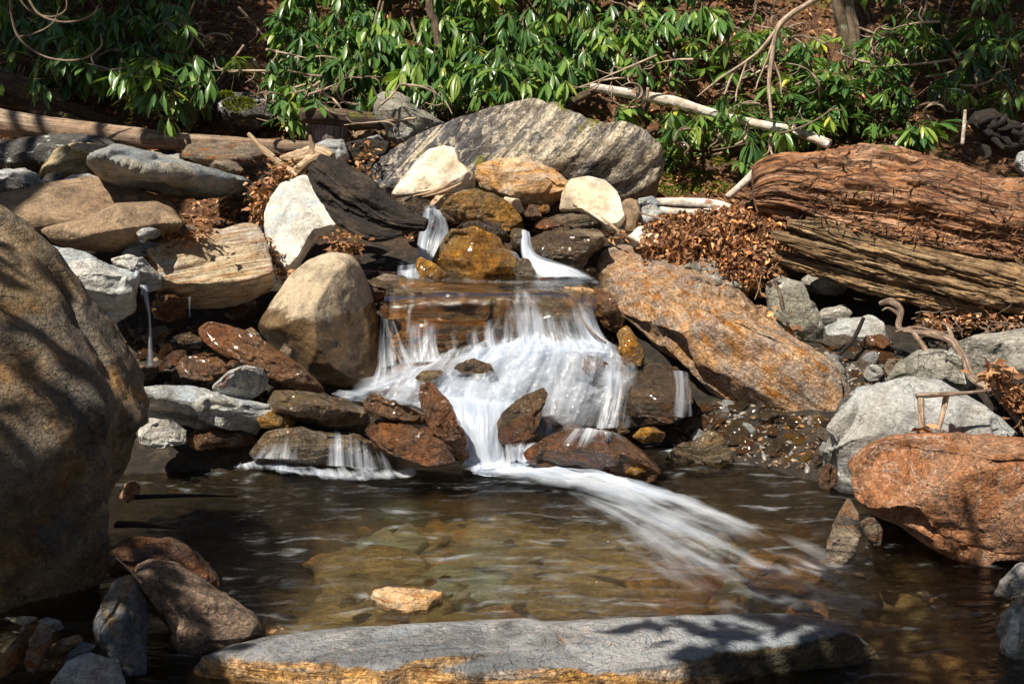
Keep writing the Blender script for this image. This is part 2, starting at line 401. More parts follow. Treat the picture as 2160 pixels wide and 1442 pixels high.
    for _ in range(facets):
        n = rs.normal(size=3); n[1] = -abs(n[1]) - .75; n /= np.linalg.norm(n)
        if ridge is not None and rs.rand() < .5: continue
        dd = Q @ n; off = dd.max() * rs.uniform(*fs); ex = np.clip(dd - off, 0, None); Q[:, 1] -= n[1] * ex / (n[1] ** 2 + .15) * .95; Q[:, [0, 2]] -= n[None, [0, 2]] * ex[:, None] * .25
    Q = Q * sc_
    N = vnorm(Q, F) * -1.0
    # orientation check
    if (N * Q).sum() < 0: N = -N
    Pw = Q / size
    d_ = fbm(Pw * 2.1, sd * 3.1, 4) * .6 + ridged(Pw * 3.3, sd * 1.3, 4) * .35 + fbm(Pw * 13, sd * 2.2, 4) * .16 * fine / .35
    disp = d_ * amp * size
    kc = 16 if sub >= 6 else 9
    sd_ = V[rs.randint(0, len(V), kc)] * 1.0; gd = rs.normal(size=(kc, 3)); hh = rs.normal(size=kc)
    Vw = V + np.stack([pn(V * 2.5, sd + 40), pn(V * 2.5, sd + 50), pn(V * 2.5, sd + 60)], 1) * .22
    ds = ((Vw[:, None] - sd_[None]) ** 2).sum(2); wk = np.exp(-(ds - ds.min(1)[:, None]) * 34); wk /= wk.sum(1)[:, None]
    pf = ((Vw[:, None] - sd_[None]) * gd[None]).sum(2) * .55 + hh[None] * .42
    disp = disp + (wk * pf).sum(1) * chip * size
    if strata:
        s_dir = np.array(sdir, float); s_dir /= np.linalg.norm(s_dir)
        sc = (Pw @ s_dir) * sfreq + fbm(Pw * 2, sd, 3) * 1.6
        s1 = pn(np.stack([sc, fbm(Pw * 1.5, sd + 5, 2) * .8, np.zeros(len(sc))], 1), sd)
        s2 = pn(np.stack([sc * 2.7, fbm(Pw * 3, sd + 5, 2) * .8, np.zeros(len(sc))], 1), sd + 3)
        disp = disp + strata * size * (s1 + .45 * s2)
    sil = np.clip(np.abs(Q[:, 1]) / (max(D, .02) * .5), .35, 1)
    Q = Q + N * (disp * sil)[:, None]
    W = Q[:, 0:1] * r + Q[:, 1:2] * f + Q[:, 2:3] * u
    # orientation of faces: outward
    n0 = np.cross(W[F[:, 1]] - W[F[:, 0]], W[F[:, 2]] - W[F[:, 0]]); cen_ = W[F].mean(1)
    Fo = F if (n0 * cen_).sum() > 0 else F[:, ::-1]
    o = build(name, W + Cc, Fo, mat, loc=tuple(Cc))
    return tag(o, label, cat, group)

M = {}
M['bigleft'] = rock_mat('weathered_sandstone', (.28, .20, .115), (.18, .155, .12), (.12, .105, .09), pits=.6, strata=.3, speck=.5, rust=.4, rustc=(.38, .21, .07), bump=1.0, scale=1.1, dark=(.11, .10, .085))
M['brown'] = rock_mat('smooth_brown_stone', (.19, .125, .075), (.27, .19, .12), (.13, .09, .06), strata=.15, speck=.5, bump=.5)
M['tan'] = rock_mat('smooth_tan_stone', (.44, .36, .26), (.36, .29, .20), (.50, .43, .33), strata=.1, speck=.35, pits=.9, wetz=.55, bump=.35)
M['greyblue'] = rock_mat('blue_grey_slate', (.22, .25, .27), (.34, .31, .25), (.17, .16, .14), strata=.35, speck=.3, bump=.55)
M['yellowgrey'] = rock_mat('yellow_grey_stone', (.32, .28, .20), (.40, .30, .15), (.24, .23, .21), strata=.2, rust=.15, bump=.45)
M['layered'] = rock_mat('layered_brown_schist', (.20, .15, .10), (.33, .27, .20), (.10, .08, .07), strata=.9, rust=.35, bump=.8)
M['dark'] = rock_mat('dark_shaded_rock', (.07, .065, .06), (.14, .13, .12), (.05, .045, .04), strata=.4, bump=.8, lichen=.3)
M['striped'] = rock_mat('striped_pale_schist', (.54, .44, .30), (.46, .41, .34), (.36, .21, .09), strata=.85, sdir=(R(8), R(10), 0), sfreq=20, rust=.25, rustc=(.34, .13, .05), bump=.5, speck=.3)
M['paleblue'] = rock_mat('pale_blue_schist', (.50, .50, .47), (.36, .40, .43), (.40, .34, .25), strata=.5, bump=.6, speck=.4, rust=.05)
M['white'] = rock_mat('white_quartzite', (.66, .63, .56), (.58, .55, .48), (.34, .39, .43), strata=.12, speck=.2, bump=.35, dark=(.36, .41, .45))
M['cream'] = rock_mat('cream_quartzite', (.70, .64, .53), (.62, .50, .36), (.52, .47, .40), strata=.12, speck=.2, bump=.3)
M['brownwet'] = rock_mat('wet_brown_rock', (.22, .115, .05), (.13, .08, .045), (.28, .16, .07), strata=.4, wetz=9, speck=.6, bump=.7, rust=.25, rough=.4)
M['darkwet'] = rock_mat('wet_dark_rock', (.10, .075, .05), (.17, .12, .07), (.06, .055, .05), strata=.5, wetz=9, speck=.6, bump=.8, rough=.4, rust=.15)
M['redwet'] = rock_mat('wet_red_brown_rock', (.27, .12, .05), (.15, .085, .05), (.16, .12, .08), strata=.45, wetz=9, speck=.7, bump=.8, rust=.3, rustc=(.30, .13, .04), rough=.4)
M['olivewet'] = rock_mat('wet_olive_slab', (.22, .17, .09), (.14, .12, .08), (.26, .23, .19), strata=.8, wetz=9, bump=.8, speck=.5, rust=.2, rough=.4)
M['gold'] = rock_mat('golden_brown_wet_rock', (.52, .30, .06), (.27, .20, .09), (.16, .14, .09), strata=.3, wetz=9, bump=.8, speck=.7, rust=.5, rustc=(.50, .25, .03), rough=.35)
M['bigright'] = rock_mat('orange_pink_gneiss', (.50, .29, .14), (.36, .25, .18), (.21, .19, .18), strata=.6, sdir=(0, R(-36), 0), sfreq=7, rust=.45, rustc=(.42, .17, .035), bump=1.0, speck=.8, scale=1.6, fleck=.25)
M['schist'] = rock_mat('speckled_grey_schist', (.42, .37, .30), (.20, .19, .18), (.62, .52, .37), strata=1.0, sdir=(0, R(48), 0), sfreq=7, bump=1.0, speck=.75, moss=.10, scale=1.3, fleck=.6, bands=.75, zone=(-.10, .14, (.10, .10, .115)))
M['orangeblock'] = rock_mat('orange_cream_rock', (.58, .42, .26), (.55, .30, .12), (.50, .46, .40), strata=.55, bump=.6, speck=.4, rust=.3, rustc=(.45, .18, .05))
M['redboulder'] = rock_mat('red_brown_granite', (.34, .15, .07), (.42, .23, .135), (.22, .11, .06), strata=.25, bump=1.0, speck=.7, rust=.4, rustc=(.36, .14, .04), veins=.22, scale=1.3)
M['grey'] = rock_mat('pale_grey_stone', (.40, .41, .41), (.33, .32, .29), (.25, .24, .22), strata=.4, bump=.6, speck=.4)
M['greyolive'] = rock_mat('grey_olive_stone', (.25, .24, .19), (.33, .31, .27), (.17, .16, .13), strata=.5, bump=.7, speck=.5, lichen=.2)
M['frontslab'] = rock_mat('lichened_slab_painted_sheen', (.72, .42, .17), (.58, .32, .11), (.22, .24, .25), strata=.8, sfreq=12, bump=1.0, speck=.9, rust=.3, scale=2.0, dark=(.10, .085, .07), cap=(.36, .40, .44), zone=(.30, -.10, (.06, .055, .03)), rough=.38)  # cap: pale blue-grey top, sky sheen put into the colour
M['speckbrown'] = rock_mat('speckled_brown_stone', (.16, .11, .08), (.20, .14, .10), (.12, .08, .06), strata=.15, bump=.6, speck=1.0)
M['blueorange'] = rock_mat('blue_orange_rock', (.13, .15, .17), (.34, .22, .07), (.10, .10, .10), strata=.4, bump=.9, speck=.6, rust=.4)
M['ledge'] = rock_mat('orange_banded_wet_ledge', (.46, .25, .08), (.28, .20, .11), (.14, .11, .08), strata=.9, sfreq=16, wetz=9, bump=.8, speck=.4, rust=.5, rustc=(.42, .17, .03), rough=.4)
M['bed'] = rock_mat('stream_bed_stone', (.34, .20, .08), (.19, .14, .08), (.13, .13, .10), strata=.3, bump=.5, speck=.6, rust=.3)
M['bed_olive'] = rock_mat('olive_bed_stone', (.27, .215, .11), (.19, .165, .10), (.27, .16, .07), strata=.3, bump=.5, speck=.5, rust=.1)
M['bed_blue'] = rock_mat('blue_grey_bed_stone', (.20, .26, .24), (.27, .28, .22), (.14, .15, .13), strata=.3, bump=.35, speck=.3)

G_B = 'boulders around the cascade'
exec_rocks = [
 # name, label, outline, Y, D, material, options
 ('boulder', 'huge weathered ochre and grey boulder filling the left edge', [(-250,500),(-120,400),(0,425),(60,460),(124,520),(174,587),(206,640),(242,690),(284,760),(305,840),(303,925),(282,1015),(270,1085),(256,1165),(240,1245),(192,1305),(135,1325),(60,1300),(-100,1330),(-260,1200)], 3.0, .42, 'bigleft', dict(chip=.11, e=.5, fine=.8, sub=6, amp=.045, facets=16, yaw=-15, cat='boulder')),
 ('boulder', 'long smooth brown boulder under the grey overhanging slab', [(-80,430),(0,408),(90,388),(190,366),(290,400),(360,425),(400,500),(200,530),(80,490),(0,480),(-80,470)], 5.3, .35, 'brown', dict(chip=0.015, amp=.03, facets=3, cat='boulder', e=.9)),
 ('boulder', 'smooth tan wedge shaped boulder below the grey slab', [(85,482),(150,466),(200,450),(245,428),(330,424),(365,440),(387,470),(375,492),(310,512),(240,532),(160,527),(110,512)], 4.9, .3, 'brown', dict(e=.8, chip=0.012, amp=.02, facets=2, ridge=[(85,482),(180,470),(240,445),(320,450),(387,470)], kb=.5, cat='boulder')),
 ('stone_slab', 'blue grey slab with ragged edge jutting out over a dark hollow', [(192,345),(205,322),(240,308),(290,315),(370,335),(450,355),(520,372),(547,385),(530,398),(470,417),(400,415),(330,408),(260,395),(210,375)], 5.45, .5, 'greyblue', dict(sub=6, amp=.03, ridge=[(192,335),(230,328),(300,342),(360,358),(420,368),(500,382),(547,386)], kt=1.0, kb=.55, facets=5, strata=.008, cat='slab', fine=.6)),
 ('rock', 'squarish yellow grey stone with a groove behind the grey slab', [(85,375),(95,345),(120,315),(150,303),(190,305),(240,308),(235,325),(215,350),(200,372),(140,374)], 5.95, .2, 'yellowgrey', dict(amp=.03, ridge=[(85,360),(130,318),(190,313),(240,314)], kb=.2)),
 ('rock', 'brown layered rock lying beneath the long smooth log', [(380,330),(395,308),(430,300),(480,303),(560,310),(600,330),(595,362),(540,368),(470,352),(420,345)], 6.05, .3, 'layered', dict(amp=.05, strata=.012)),
 ('rock', 'small pale lumpy rock beside the brown layered rock', [(440,350),(455,335),(480,335),(505,350),(520,366),(480,368),(450,362)], 5.85, .12, 'layered', dict(amp=.06)),
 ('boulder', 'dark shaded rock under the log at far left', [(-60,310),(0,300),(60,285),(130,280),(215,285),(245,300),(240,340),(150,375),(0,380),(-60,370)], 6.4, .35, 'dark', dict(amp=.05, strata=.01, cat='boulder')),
 ('rock', 'pale flat grey stone at left edge behind brown boulder', [(-40,370),(10,357),(40,358),(80,368),(102,386),(60,398),(0,402),(-40,400)], 5.75, .2, 'grey', dict(amp=.03)),
 ('rock', 'low dark stone at left edge on the pale flat one', [(-20,385),(10,377),(40,380),(66,394),(40,404),(-20,408)], 5.5, .12, 'dark', dict(amp=.04)),
 ('rock', 'cream coloured low stone tucked behind long brown boulder', [(118,385),(150,370),(185,367),(215,378),(200,392),(140,395)], 5.6, .12, 'grey', dict(amp=.03)),
 ('rock', 'small black pebble leaning on the yellow grey stone', [(92,378),(100,366),(120,364),(134,372),(128,384),(100,386)], 5.7, .06, 'dark', dict(sub=4, amp=.05)),
 ('stone_slab', 'broad pale slab with curved stripes and rusty left corner', [(310,552),(330,530),(345,512),(400,503),(470,490),(520,475),(545,478),(560,510),(572,560),(577,590),(540,606),(500,618),(440,626),(380,626),(330,610),(338,585)], 4.95, .2, 'striped', dict(chip=0.022, sub=6, lean=28, amp=.025, ridge=[(310,595),(380,608),(440,612),(520,602),(577,580)], kt=.55, kb=.6, facets=6, strata=.004, cat='slab')),
 ('stone_slab', 'pale blue white slab partly behind the huge left boulder', [(90,515),(125,524),(180,538),(240,567),(290,594),(278,640),(240,656),(190,640),(110,600)], 4.45, .16, 'paleblue', dict(lean=20, amp=.04, ridge=[(90,560),(180,590),(240,612),(290,612)], kt=.6, facets=6, strata=.01, cat='slab')),
 ('rock', 'small bluish slab where the side trickle starts', [(232,546),(270,541),(310,555),(342,578),(334,598),(300,601),(280,588),(245,565)], 4.7, .1, 'paleblue', dict(lean=20, amp=.06, strata=.012)),
 ('stone_slab', 'bright white slab with blue grey stains leaning on debris', [(558,455),(568,420),(590,390),(640,372),(690,385),(735,410),(740,475),(700,492),(660,510),(632,550),(605,572),(575,542),(560,500)], 5.3, .1, 'white', dict(chip=0.02, sub=6, lean=30, amp=.025, ridge=[(560,520),(600,555),(650,505),(740,470)], kt=.35, facets=4, cat='slab')),
 ('boulder', 'rounded tan boulder with dark wet glistening base', [(545,692),(570,650),(610,592),(650,558),(700,542),(740,548),(765,580),(782,620),(797,670),(802,720),(807,770),(795,812),(760,819),(700,817),(650,802),(620,762),(590,737),(555,715)], 4.85, .34, 'tan', dict(chip=0.012, sub=6, amp=.02, facets=3, e=.85, cat='boulder', lean=12)),
 ('rock', 'long wet brown rock sloping down to the tan boulder', [(414,692),(440,680),(490,690),(540,713),(600,750),(650,788),(692,820),(650,826),(600,816),(550,792),(500,762),(450,737),(420,715)], 4.45, .1, 'brownwet', dict(lean=15, amp=.03, ridge=[(414,712),(500,742),(560,780),(640,812),(692,822)], kt=.5)),
 ('rock', 'rounded grey rock with black and white zigzag markings', [(450,817),(480,786),(520,770),(555,778),(569,800),(565,826),(530,843),(480,840)], 4.32, .12, 'paleblue', dict(amp=.04)),
 ('stone_slab', 'pale layered slab lying flat above the pool edge', [(284,822),(340,814),(400,818),(470,832),(540,848),(600,864),(614,885),(590,902),(520,899),(440,892),(380,880),(300,866)], 4.28, .2, 'paleblue', dict(amp=.03, strata=.014, sdir=(.1,-.3,1), lean=15, ridge=[(284,845),(400,862),(500,880),(614,892)], cat='slab')),
 ('rock', 'flat wet brown rock in the shadowed hollow', [(370,775),(388,752),(440,746),(500,752),(532,772),(500,796),(430,802),(380,797)], 4.5, .14, 'brownwet', dict(amp=.04)),
 ('rock', 'small orange brown rock behind the zigzag marked rock', [(472,775),(485,760),(505,757),(516,770),(500,785)], 4.42, .05, 'redwet', dict(sub=4)),
 ('rock', 'whitish streaked rock at the foot of the left boulder', [(288,892),(310,880),(370,885),(398,905),(392,935),(340,946),(293,937)], 4.1, .1, 'paleblue', dict(amp=.05, strata=.01)),
 ('rock', 'low rusty rock between streaked rock and small lower fall', [(395,925),(420,905),(480,903),(545,915),(548,935),(470,945),(405,942)], 4.25, .12, 'redwet', dict()),
 ('rock', 'mossy amber end of rock beside the layered slab', [(540,882),(570,868),(610,872),(625,890),(600,905),(550,904)], 4.2, .08, 'gold', dict(sub=4)),
 ('stone_slab', 'dark olive slab tilted above the small lower fall', [(565,852),(580,829),(640,824),(720,838),(770,858),(778,890),(745,912),(700,908),(620,888),(580,872)], 4.3, .2, 'olivewet', dict(amp=.035, strata=.01, lean=20, ridge=[(565,860),(640,878),(700,895),(778,885)], kt=.6, cat='slab')),
 ('rock', 'brown wet chunk resting on the red mottled rock', [(765,847),(780,832),(820,842),(870,860),(899,877),(895,894),(850,889),(790,880),(768,868)], 4.2, .09, 'brownwet', dict(amp=.05)),
 ('rock', 'upright pointed red brown rock beside the central chute', [(887,835),(890,812),(908,813),(940,843),(962,880),(987,930),(992,972),(965,970),(930,937),(900,893)], 4.15, .1, 'redwet', dict(amp=.05)),
 ('rock', 'red and olive mottled rock at the pool edge', [(766,902),(790,882),(840,885),(890,908),(940,943),(966,975),(900,983),(850,965),(800,940)], 4.12, .14, 'redwet', dict(amp=.05, strata=.008)),
 ('rock', 'dark fin shaped rock standing in the white water', [(1041,902),(1060,870),(1100,837),(1146,815),(1156,830),(1142,880),(1125,932),(1070,940),(1045,930)], 4.25, .1, 'darkwet', dict(amp=.05, strata=.015, sdir=(-.6,0,.8))),
 ('boulder', 'low wet brown boulder where the cascade meets the pool', [(1110,970),(1150,935),(1200,908),(1260,908),(1320,924),(1362,953),(1395,990),(1382,1020),(1310,1012),(1250,1002),(1180,988)], 4.22, .24, 'redwet', dict(sub=6, amp=.04, ridge=[(1110,972),(1190,948),(1260,950),(1320,960),(1395,1000)], kt=.8, facets=5, cat='boulder')),
 ('boulder', 'dark brown wet boulder with water sliding over its side', [(1275,810),(1300,776),(1370,766),(1430,772),(1457,800),(1463,850),(1442,882),(1400,897),(1340,900),(1285,880)], 4.55, .2, 'darkwet', dict(amp=.04, ridge=[(1275,805),(1350,785),(1463,800)], kb=.3, cat='boulder')),
 ('rock', 'small amber oval rock by the brown low boulder', [(1332,920),(1350,904),(1385,900),(1407,912),(1395,930),(1360,938)], 4.28, .07, 'gold', dict(sub=4, amp=.04)),
 ('rock', 'thin black rock sliver in white spray', [(1264,878),(1285,872),(1315,890),(1332,912),(1310,915),(1280,898)], 4.35, .05, 'darkwet', dict(sub=4)),
 ('boulder', 'great orange and pink boulder leaning beside the cascade', [(1229,535),(1240,505),(1275,487),(1330,494),(1400,530),(1470,573),(1540,620),(1600,663),(1660,703),(1725,745),(1780,788),(1812,832),(1802,875),(1750,892),(1695,898),(1640,872),(1580,852),(1510,817),(1450,767),(1390,730),(1340,690),(1290,650),(1250,612),(1233,570)], 4.85, .40, 'bigright', dict(sub=6, yaw=18, lean=14, amp=.035, strata=.006, sdir=(.6,0,.8), ridge=[(1229,545),(1290,602),(1350,645),(1420,668),(1500,702),(1560,742),(1640,775),(1700,812),(1797,840)], kt=.6, kb=.95, facets=8, fine=.7, cat='boulder')),
 ('rock', 'dark brown wet rock under head of the orange boulder', [(1247,600),(1290,618),(1318,680),(1308,705),(1275,692),(1250,662)], 4.95, .14, 'brownwet', dict()),
 ('rock', 'small upright olive and orange stone beside the spray', [(1302,702),(1318,682),(1342,708),(1358,745),(1356,774),(1325,776),(1308,742)], 4.62, .05, 'gold', dict(sub=4)),
 ('rock', 'tall grey stone standing under the rotten log', [(1616,602),(1650,588),(1692,598),(1712,650),(1737,700),(1742,750),(1700,740),(1640,700),(1618,655)], 5.05, .12, 'greyolive', dict(lean=8, amp=.03, ridge=[(1616,600),(1700,640),(1742,740)], kt=.3)),
 ('rock', 'grey angular stone between tall stone and twisted root', [(1728,692),(1760,680),(1800,670),(1835,663),(1862,680),(1872,722),(1820,736),(1750,728)], 4.95, .14, 'grey', dict(amp=.05)),
 ('rock', 'narrow brown stone at the right end of the orange boulder', [(1742,765),(1762,750),(1783,788),(1797,830),(1775,838),(1755,800)], 4.6, .07, 'greyolive', dict(sub=4)),
 ('boulder', 'shaded olive boulder below the twisted root', [(1862,812),(1890,768),(1935,742),(1990,738),(2040,760),(2070,800),(2050,830),(1960,835),(1880,832)], 4.4, .2, 'greyolive', dict(amp=.04, cat='boulder')),
 ('boulder', 'pale grey olive boulder at right edge behind the root', [(1990,760),(2010,725),(2060,706),(2120,697),(2200,692),(2280,720),(2280,800),(2180,830),(2080,810)], 4.6, .25, 'greyolive', dict(amp=.03, cat='boulder', strata=.006)),
 ('rock', 'mossy grey rock cut by right edge above red boulder', [(2110,830),(2130,795),(2170,780),(2240,790),(2240,870),(2160,885)], 4.2, .12, 'greyolive', dict(amp=.05)),
 ('boulder', 'smooth pale grey boulder behind the red brown one', [(1742,1015),(1748,950),(1765,900),(1800,847),(1850,813),(1920,796),(1985,800),(2040,838),(2110,873),(2152,915),(2110,965),(1950,1005),(1850,1045),(1780,1040)], 3.95, .26, 'grey', dict(sub=6, lean=4, amp=.035, ridge=[(1742,900),(1800,860),(1860,835),(1920,850),(2000,890),(2152,930)], kt=.7, kb=.9, cat='boulder')),
 ('rock', 'dark rounded rock beside the pale grey boulder', [(1762,865),(1775,840),(1805,834),(1838,842),(1830,872),(1790,892),(1768,885)], 4.1, .09, 'dark', dict(sub=4)),
 ('rock', 'pale bluish stone behind the pale grey boulder', [(1785,832),(1810,815),(1860,808),(1900,806),(1880,830),(1820,842)], 4.3, .1, 'paleblue', dict()),
 ('boulder', 'big rounded red brown boulder at the right edge', [(1788,1005),(1800,972),(1850,936),(1910,920),(2000,917),(2100,918),(2200,925),(2320,1000),(2300,1120),(2210,1172),(2120,1184),(2040,1182),(1980,1162),(1900,1112),(1840,1092),(1800,1058)], 3.45, .34, 'redboulder', dict(sub=6, amp=.03, ridge=[(1788,985),(1870,965),(2000,985),(2120,1000),(2320,1000)], kt=.6, kb=.35, facets=9, fine=.6, cat='boulder')),
 ('rock', 'upright layered pale stone standing in the pool', [(1739,1195),(1744,1142),(1765,1090),(1790,1050),(1808,1080),(1817,1130),(1803,1172),(1770,1203)], 3.28, .07, 'layered', dict(amp=.04, strata=.02, sdir=(1,0,.25), ridge=None)),
 ('rock', 'small layered wedge under the red brown boulder', [(1819,1100),(1845,1090),(1862,1120),(1858,1152),(1838,1152),(1824,1130)], 3.35, .05, 'layered', dict(sub=4, strata=.02, sdir=(1,0,.2))),
 ('rock', 'thin dark red stone edge rising from water at right', [(1724,1030),(1728,1000),(1745,975),(1765,985),(1768,1020),(1750,1036)], 3.75, .06, 'redwet', dict(sub=4, strata=.015, sdir=(1,0,.3))),
 ('rock', 'slanted grey stone at the lower right edge', [(2095,1255),(2110,1225),(2150,1190),(2190,1185),(2190,1250),(2130,1265)], 3.0, .08, 'grey', dict()),
 ('rock', 'half submerged grey rock in the bottom right corner', [(2112,1370),(2125,1300),(2155,1255),(2220,1230),(2260,1400),(2180,1460),(2130,1430)], 2.75, .15, 'greyolive', dict()),
 ('stone_slab', 'long orange and grey lichened slab with painted top sheen along the bottom edge', [(380,1620),(440,1460),(485,1395),(515,1362),(555,1340),(700,1330),(900,1319),(1100,1311),(1300,1304),(1500,1298),(1650,1297),(1730,1306),(1790,1338),(1840,1390),(1915,1460),(1980,1620),(1200,1640)], 2.80, .36, 'frontslab', dict(chip=0.015, sub=6, amp=.018, ridge=[(462,1420),(540,1392),(700,1378),(900,1372),(1100,1362),(1300,1350),(1500,1338),(1700,1332),(1870,1390)], kt=.9, kb=.25, facets=5, strata=.005, db=.08, rnd=1, cat='slab', cen=(1180,1440), fine=.8)),
 ('rock', 'speckled brown stone with pale chipped corner at lower left', [(287,1195),(320,1180),(370,1188),(420,1213),(480,1252),(530,1288),(559,1320),(552,1352),(500,1372),(430,1378),(380,1365),(345,1310),(315,1275),(292,1235)], 2.82, .13, 'speckbrown', dict(amp=.03, ridge=[(287,1225),(345,1240),(420,1262),(500,1300),(559,1335)], kt=.6, facets=3)),
 ('rock', 'rusty flat topped rock behind the speckled brown stone', [(235,1155),(270,1132),(360,1130),(397,1150),(430,1190),(456,1226),(440,1245),(300,1230),(235,1200)], 3.08, .13, 'redwet', dict(amp=.04, ridge=[(235,1170),(330,1160),(456,1230)])),
 ('rock', 'upright blue and orange stone below the left boulder', [(200,1320),(225,1262),(250,1226),(280,1218),(312,1260),(320,1310),(306,1360),(302,1420),(240,1430),(212,1370)], 2.68, .09, 'blueorange', dict(amp=.05)),
 ('rock', 'round grey stone at the bottom left corner', [(108,1440),(140,1392),(190,1374),(240,1390),(264,1440),(230,1500),(130,1500)], 2.5, .1, 'grey', dict(amp=.02)),
 ('rock', 'long grey stone lowest in the left corner pile', [(-20,1400),(30,1352),(62,1318),(84,1322),(70,1360),(30,1410),(-20,1440)], 2.55, .05, 'blueorange', dict(sub=4)),
 ('rock', 'brown rounded stone in the left corner pile', [(52,1400),(62,1345),(85,1312),(110,1318),(108,1350),(85,1400),(60,1430)], 2.52, .06, 'layered', dict(sub=4)),
 ('rock', 'thin tan stone topmost in the left corner pile', [(22,1308),(45,1298),(78,1300),(80,1310),(50,1318)], 2.7, .03, 'yellowgrey', dict(sub=4)),
 ('rock', 'grey oval stone against the base of left boulder', [(78,1310),(100,1300),(125,1306),(138,1322),(120,1328),(95,1320)], 2.66, .03, 'grey', dict(sub=4)),
 ('rock', 'curved grey stone below the blue and orange stone', [(130,1395),(150,1368),(180,1352),(205,1360),(185,1378),(145,1402)], 2.56, .04, 'blueorange', dict(sub=4)),
 ('rock', 'flat brown stone in the shade below the left boulder', [(105,1370),(130,1345),(165,1338),(178,1350),(150,1368),(115,1382)], 2.6, .04, 'brown', dict(sub=4)),
 ('rock', 'flat orange stone just breaking the pool surface', [(781,1262),(830,1252),(880,1245),(927,1250),(932,1264),(900,1279),(860,1284),(820,1277)], 3.03, .035, 'orangeblock', dict(amp=.05, lean=70, chip=.02, facets=2, sub=6)),
 ('rock', 'small flat ochre stone lapped by water near brown boulder', [(1312,993),(1335,983),(1372,985),(1374,996),(1345,1004),(1315,1002)], 4.05, .05, 'gold', dict(sub=4)),
 ('rock', 'pinkish wedge stone at waterline behind left boulder', [(255,1050),(262,1020),(285,1012),(298,1025),(292,1045),(270,1058)], 3.8, .06, 'redboulder', dict(sub=4)),
 # rear group
 ('boulder', 'massive speckled grey schist boulder at the top centre', [(772,372),(800,330),(850,290),(900,256),(960,235),(1030,222),(1090,214),(1130,222),(1180,250),(1230,285),(1280,304),(1340,314),(1377,328),(1393,350),(1387,392),(1350,422),(1250,440),(1000,440),(850,425),(780,398)], 6.25, .35, 'schist', dict(sub=6, e=.42, lean=25, amp=.022, strata=.02, sdir=(-.77,0,.64), sfreq=12, facets=5, chip=.02, fine=.8, cat='boulder')),
 ('rock', 'white peaked rock in front of the speckled boulder', [(823,417),(850,385),(880,342),(905,315),(935,307),(960,322),(972,350),(1002,376),(1002,405),(960,414),(900,418)], 5.95, .16, 'cream', dict(chip=0.025, amp=.03, facets=4, lean=15)),
 ('rock', 'orange cream block with a flat top and shadowed notch', [(997,397),(1005,350),(1050,335),(1110,333),(1150,352),(1207,385),(1197,412),(1170,428),(1150,434),(1100,432),(1040,407)], 5.9, .18, 'orangeblock', dict(amp=.03, ridge=[(997,372),(1080,366),(1150,376),(1207,392)], kb=.35, facets=6)),
 ('rock', 'smooth white rock right of the orange cream block', [(1179,442),(1186,408),(1205,378),(1240,369),(1275,376),(1300,402),(1312,430),(1322,462),(1307,482),(1280,489),(1260,472),(1225,450)], 5.65, .15, 'cream', dict(e=.8, chip=0.02, amp=.025, facets=5, lean=10)),
 ('rock', 'brown upright stone between white rock and leaf pile', [(1305,432),(1320,418),(1342,424),(1350,455),(1342,488),(1320,492),(1308,465)], 5.6, .08, 'brown', dict(sub=4)),
 ('rock', 'olive and rust wet rock above the golden one', [(928,442),(950,415),(1000,400),(1040,405),(1075,430),(1100,460),(1107,492),(1060,484),(1000,474),(950,468)], 5.6, .16, 'gold', dict(amp=.04)),
 ('rock', 'flat black wet rock wedged above the golden rock', [(962,482),(990,464),(1030,467),(1070,488),(1077,512),(1040,508),(990,495)], 5.42, .1, 'darkwet', dict()),
 ('rock', 'golden brown wet rock between the two upper streams', [(909,552),(930,515),(955,488),(1000,484),(1050,505),(1090,533),(1097,560),(1082,587),(1000,592),(940,584),(914,572)], 5.32, .18, 'gold', dict(sub=6, amp=.04, facets=7, fs=(.65,.9))),
 ('rock', 'small olive stone between golden rock and dark block', [(1072,498),(1082,480),(1108,484),(1112,515),(1098,532),(1080,522)], 5.4, .06, 'olivewet', dict(sub=4)),
 ('rock', 'dark brown angular block beside the right upper stream', [(1117,502),(1150,486),(1220,482),(1265,487),(1272,512),(1242,542),(1228,562),(1160,556),(1125,537)], 5.38, .14, 'darkwet', dict(amp=.02, ridge=[(1117,502),(1190,494),(1272,500)], kb=.2, facets=3)),
 ('rock', 'flat wet rock glazed by water above the dark block', [(1130,470),(1180,452),(1240,450),(1268,470),(1268,488),(1200,486),(1140,486)], 5.6, .18, 'olivewet', dict()),
 ('rock', 'reddish pebble covered with sun glints above dark block', [(1125,478),(1150,462),(1185,466),(1190,480),(1150,486)], 5.45, .05, 'redwet', dict(sub=4)),
 ('rock', 'olive stone at the foot of golden rock right side', [(1083,572),(1093,545),(1113,548),(1138,590),(1120,598),(1090,594)], 5.2, .06, 'olivewet', dict(sub=4)),
 ('rock', 'golden wedge dividing the left upper fall', [(878,562),(886,542),(912,552),(940,575),(957,592),(930,600),(890,594)], 5.18, .07, 'gold', dict(sub=4)),
 ('rock', 'small brown stone on the upper ledge', [(1134,592),(1145,578),(1165,580),(1178,592),(1150,597)], 5.15, .04, 'brownwet', dict(sub=4)),
 ('rock', 'dark oval rock behind end of the gnarled driftwood', [(822,435),(835,418),(875,413),(910,425),(918,445),(890,455),(840,450)], 5.8, .12, 'darkwet', dict(amp=.03)),
 ('rock', 'small pale stone right of the driftwood splinters', [(905,435),(920,412),(960,408),(970,425),(945,442)], 5.75, .07, 'orangeblock', dict(sub=4)),
 ('rock', 'pale rounded stone below the orange cream block', [(1052,440),(1065,415),(1095,420),(1107,445),(1090,455),(1065,452)], 5.65, .08, 'cream', dict(chip=0.02, sub=4)),
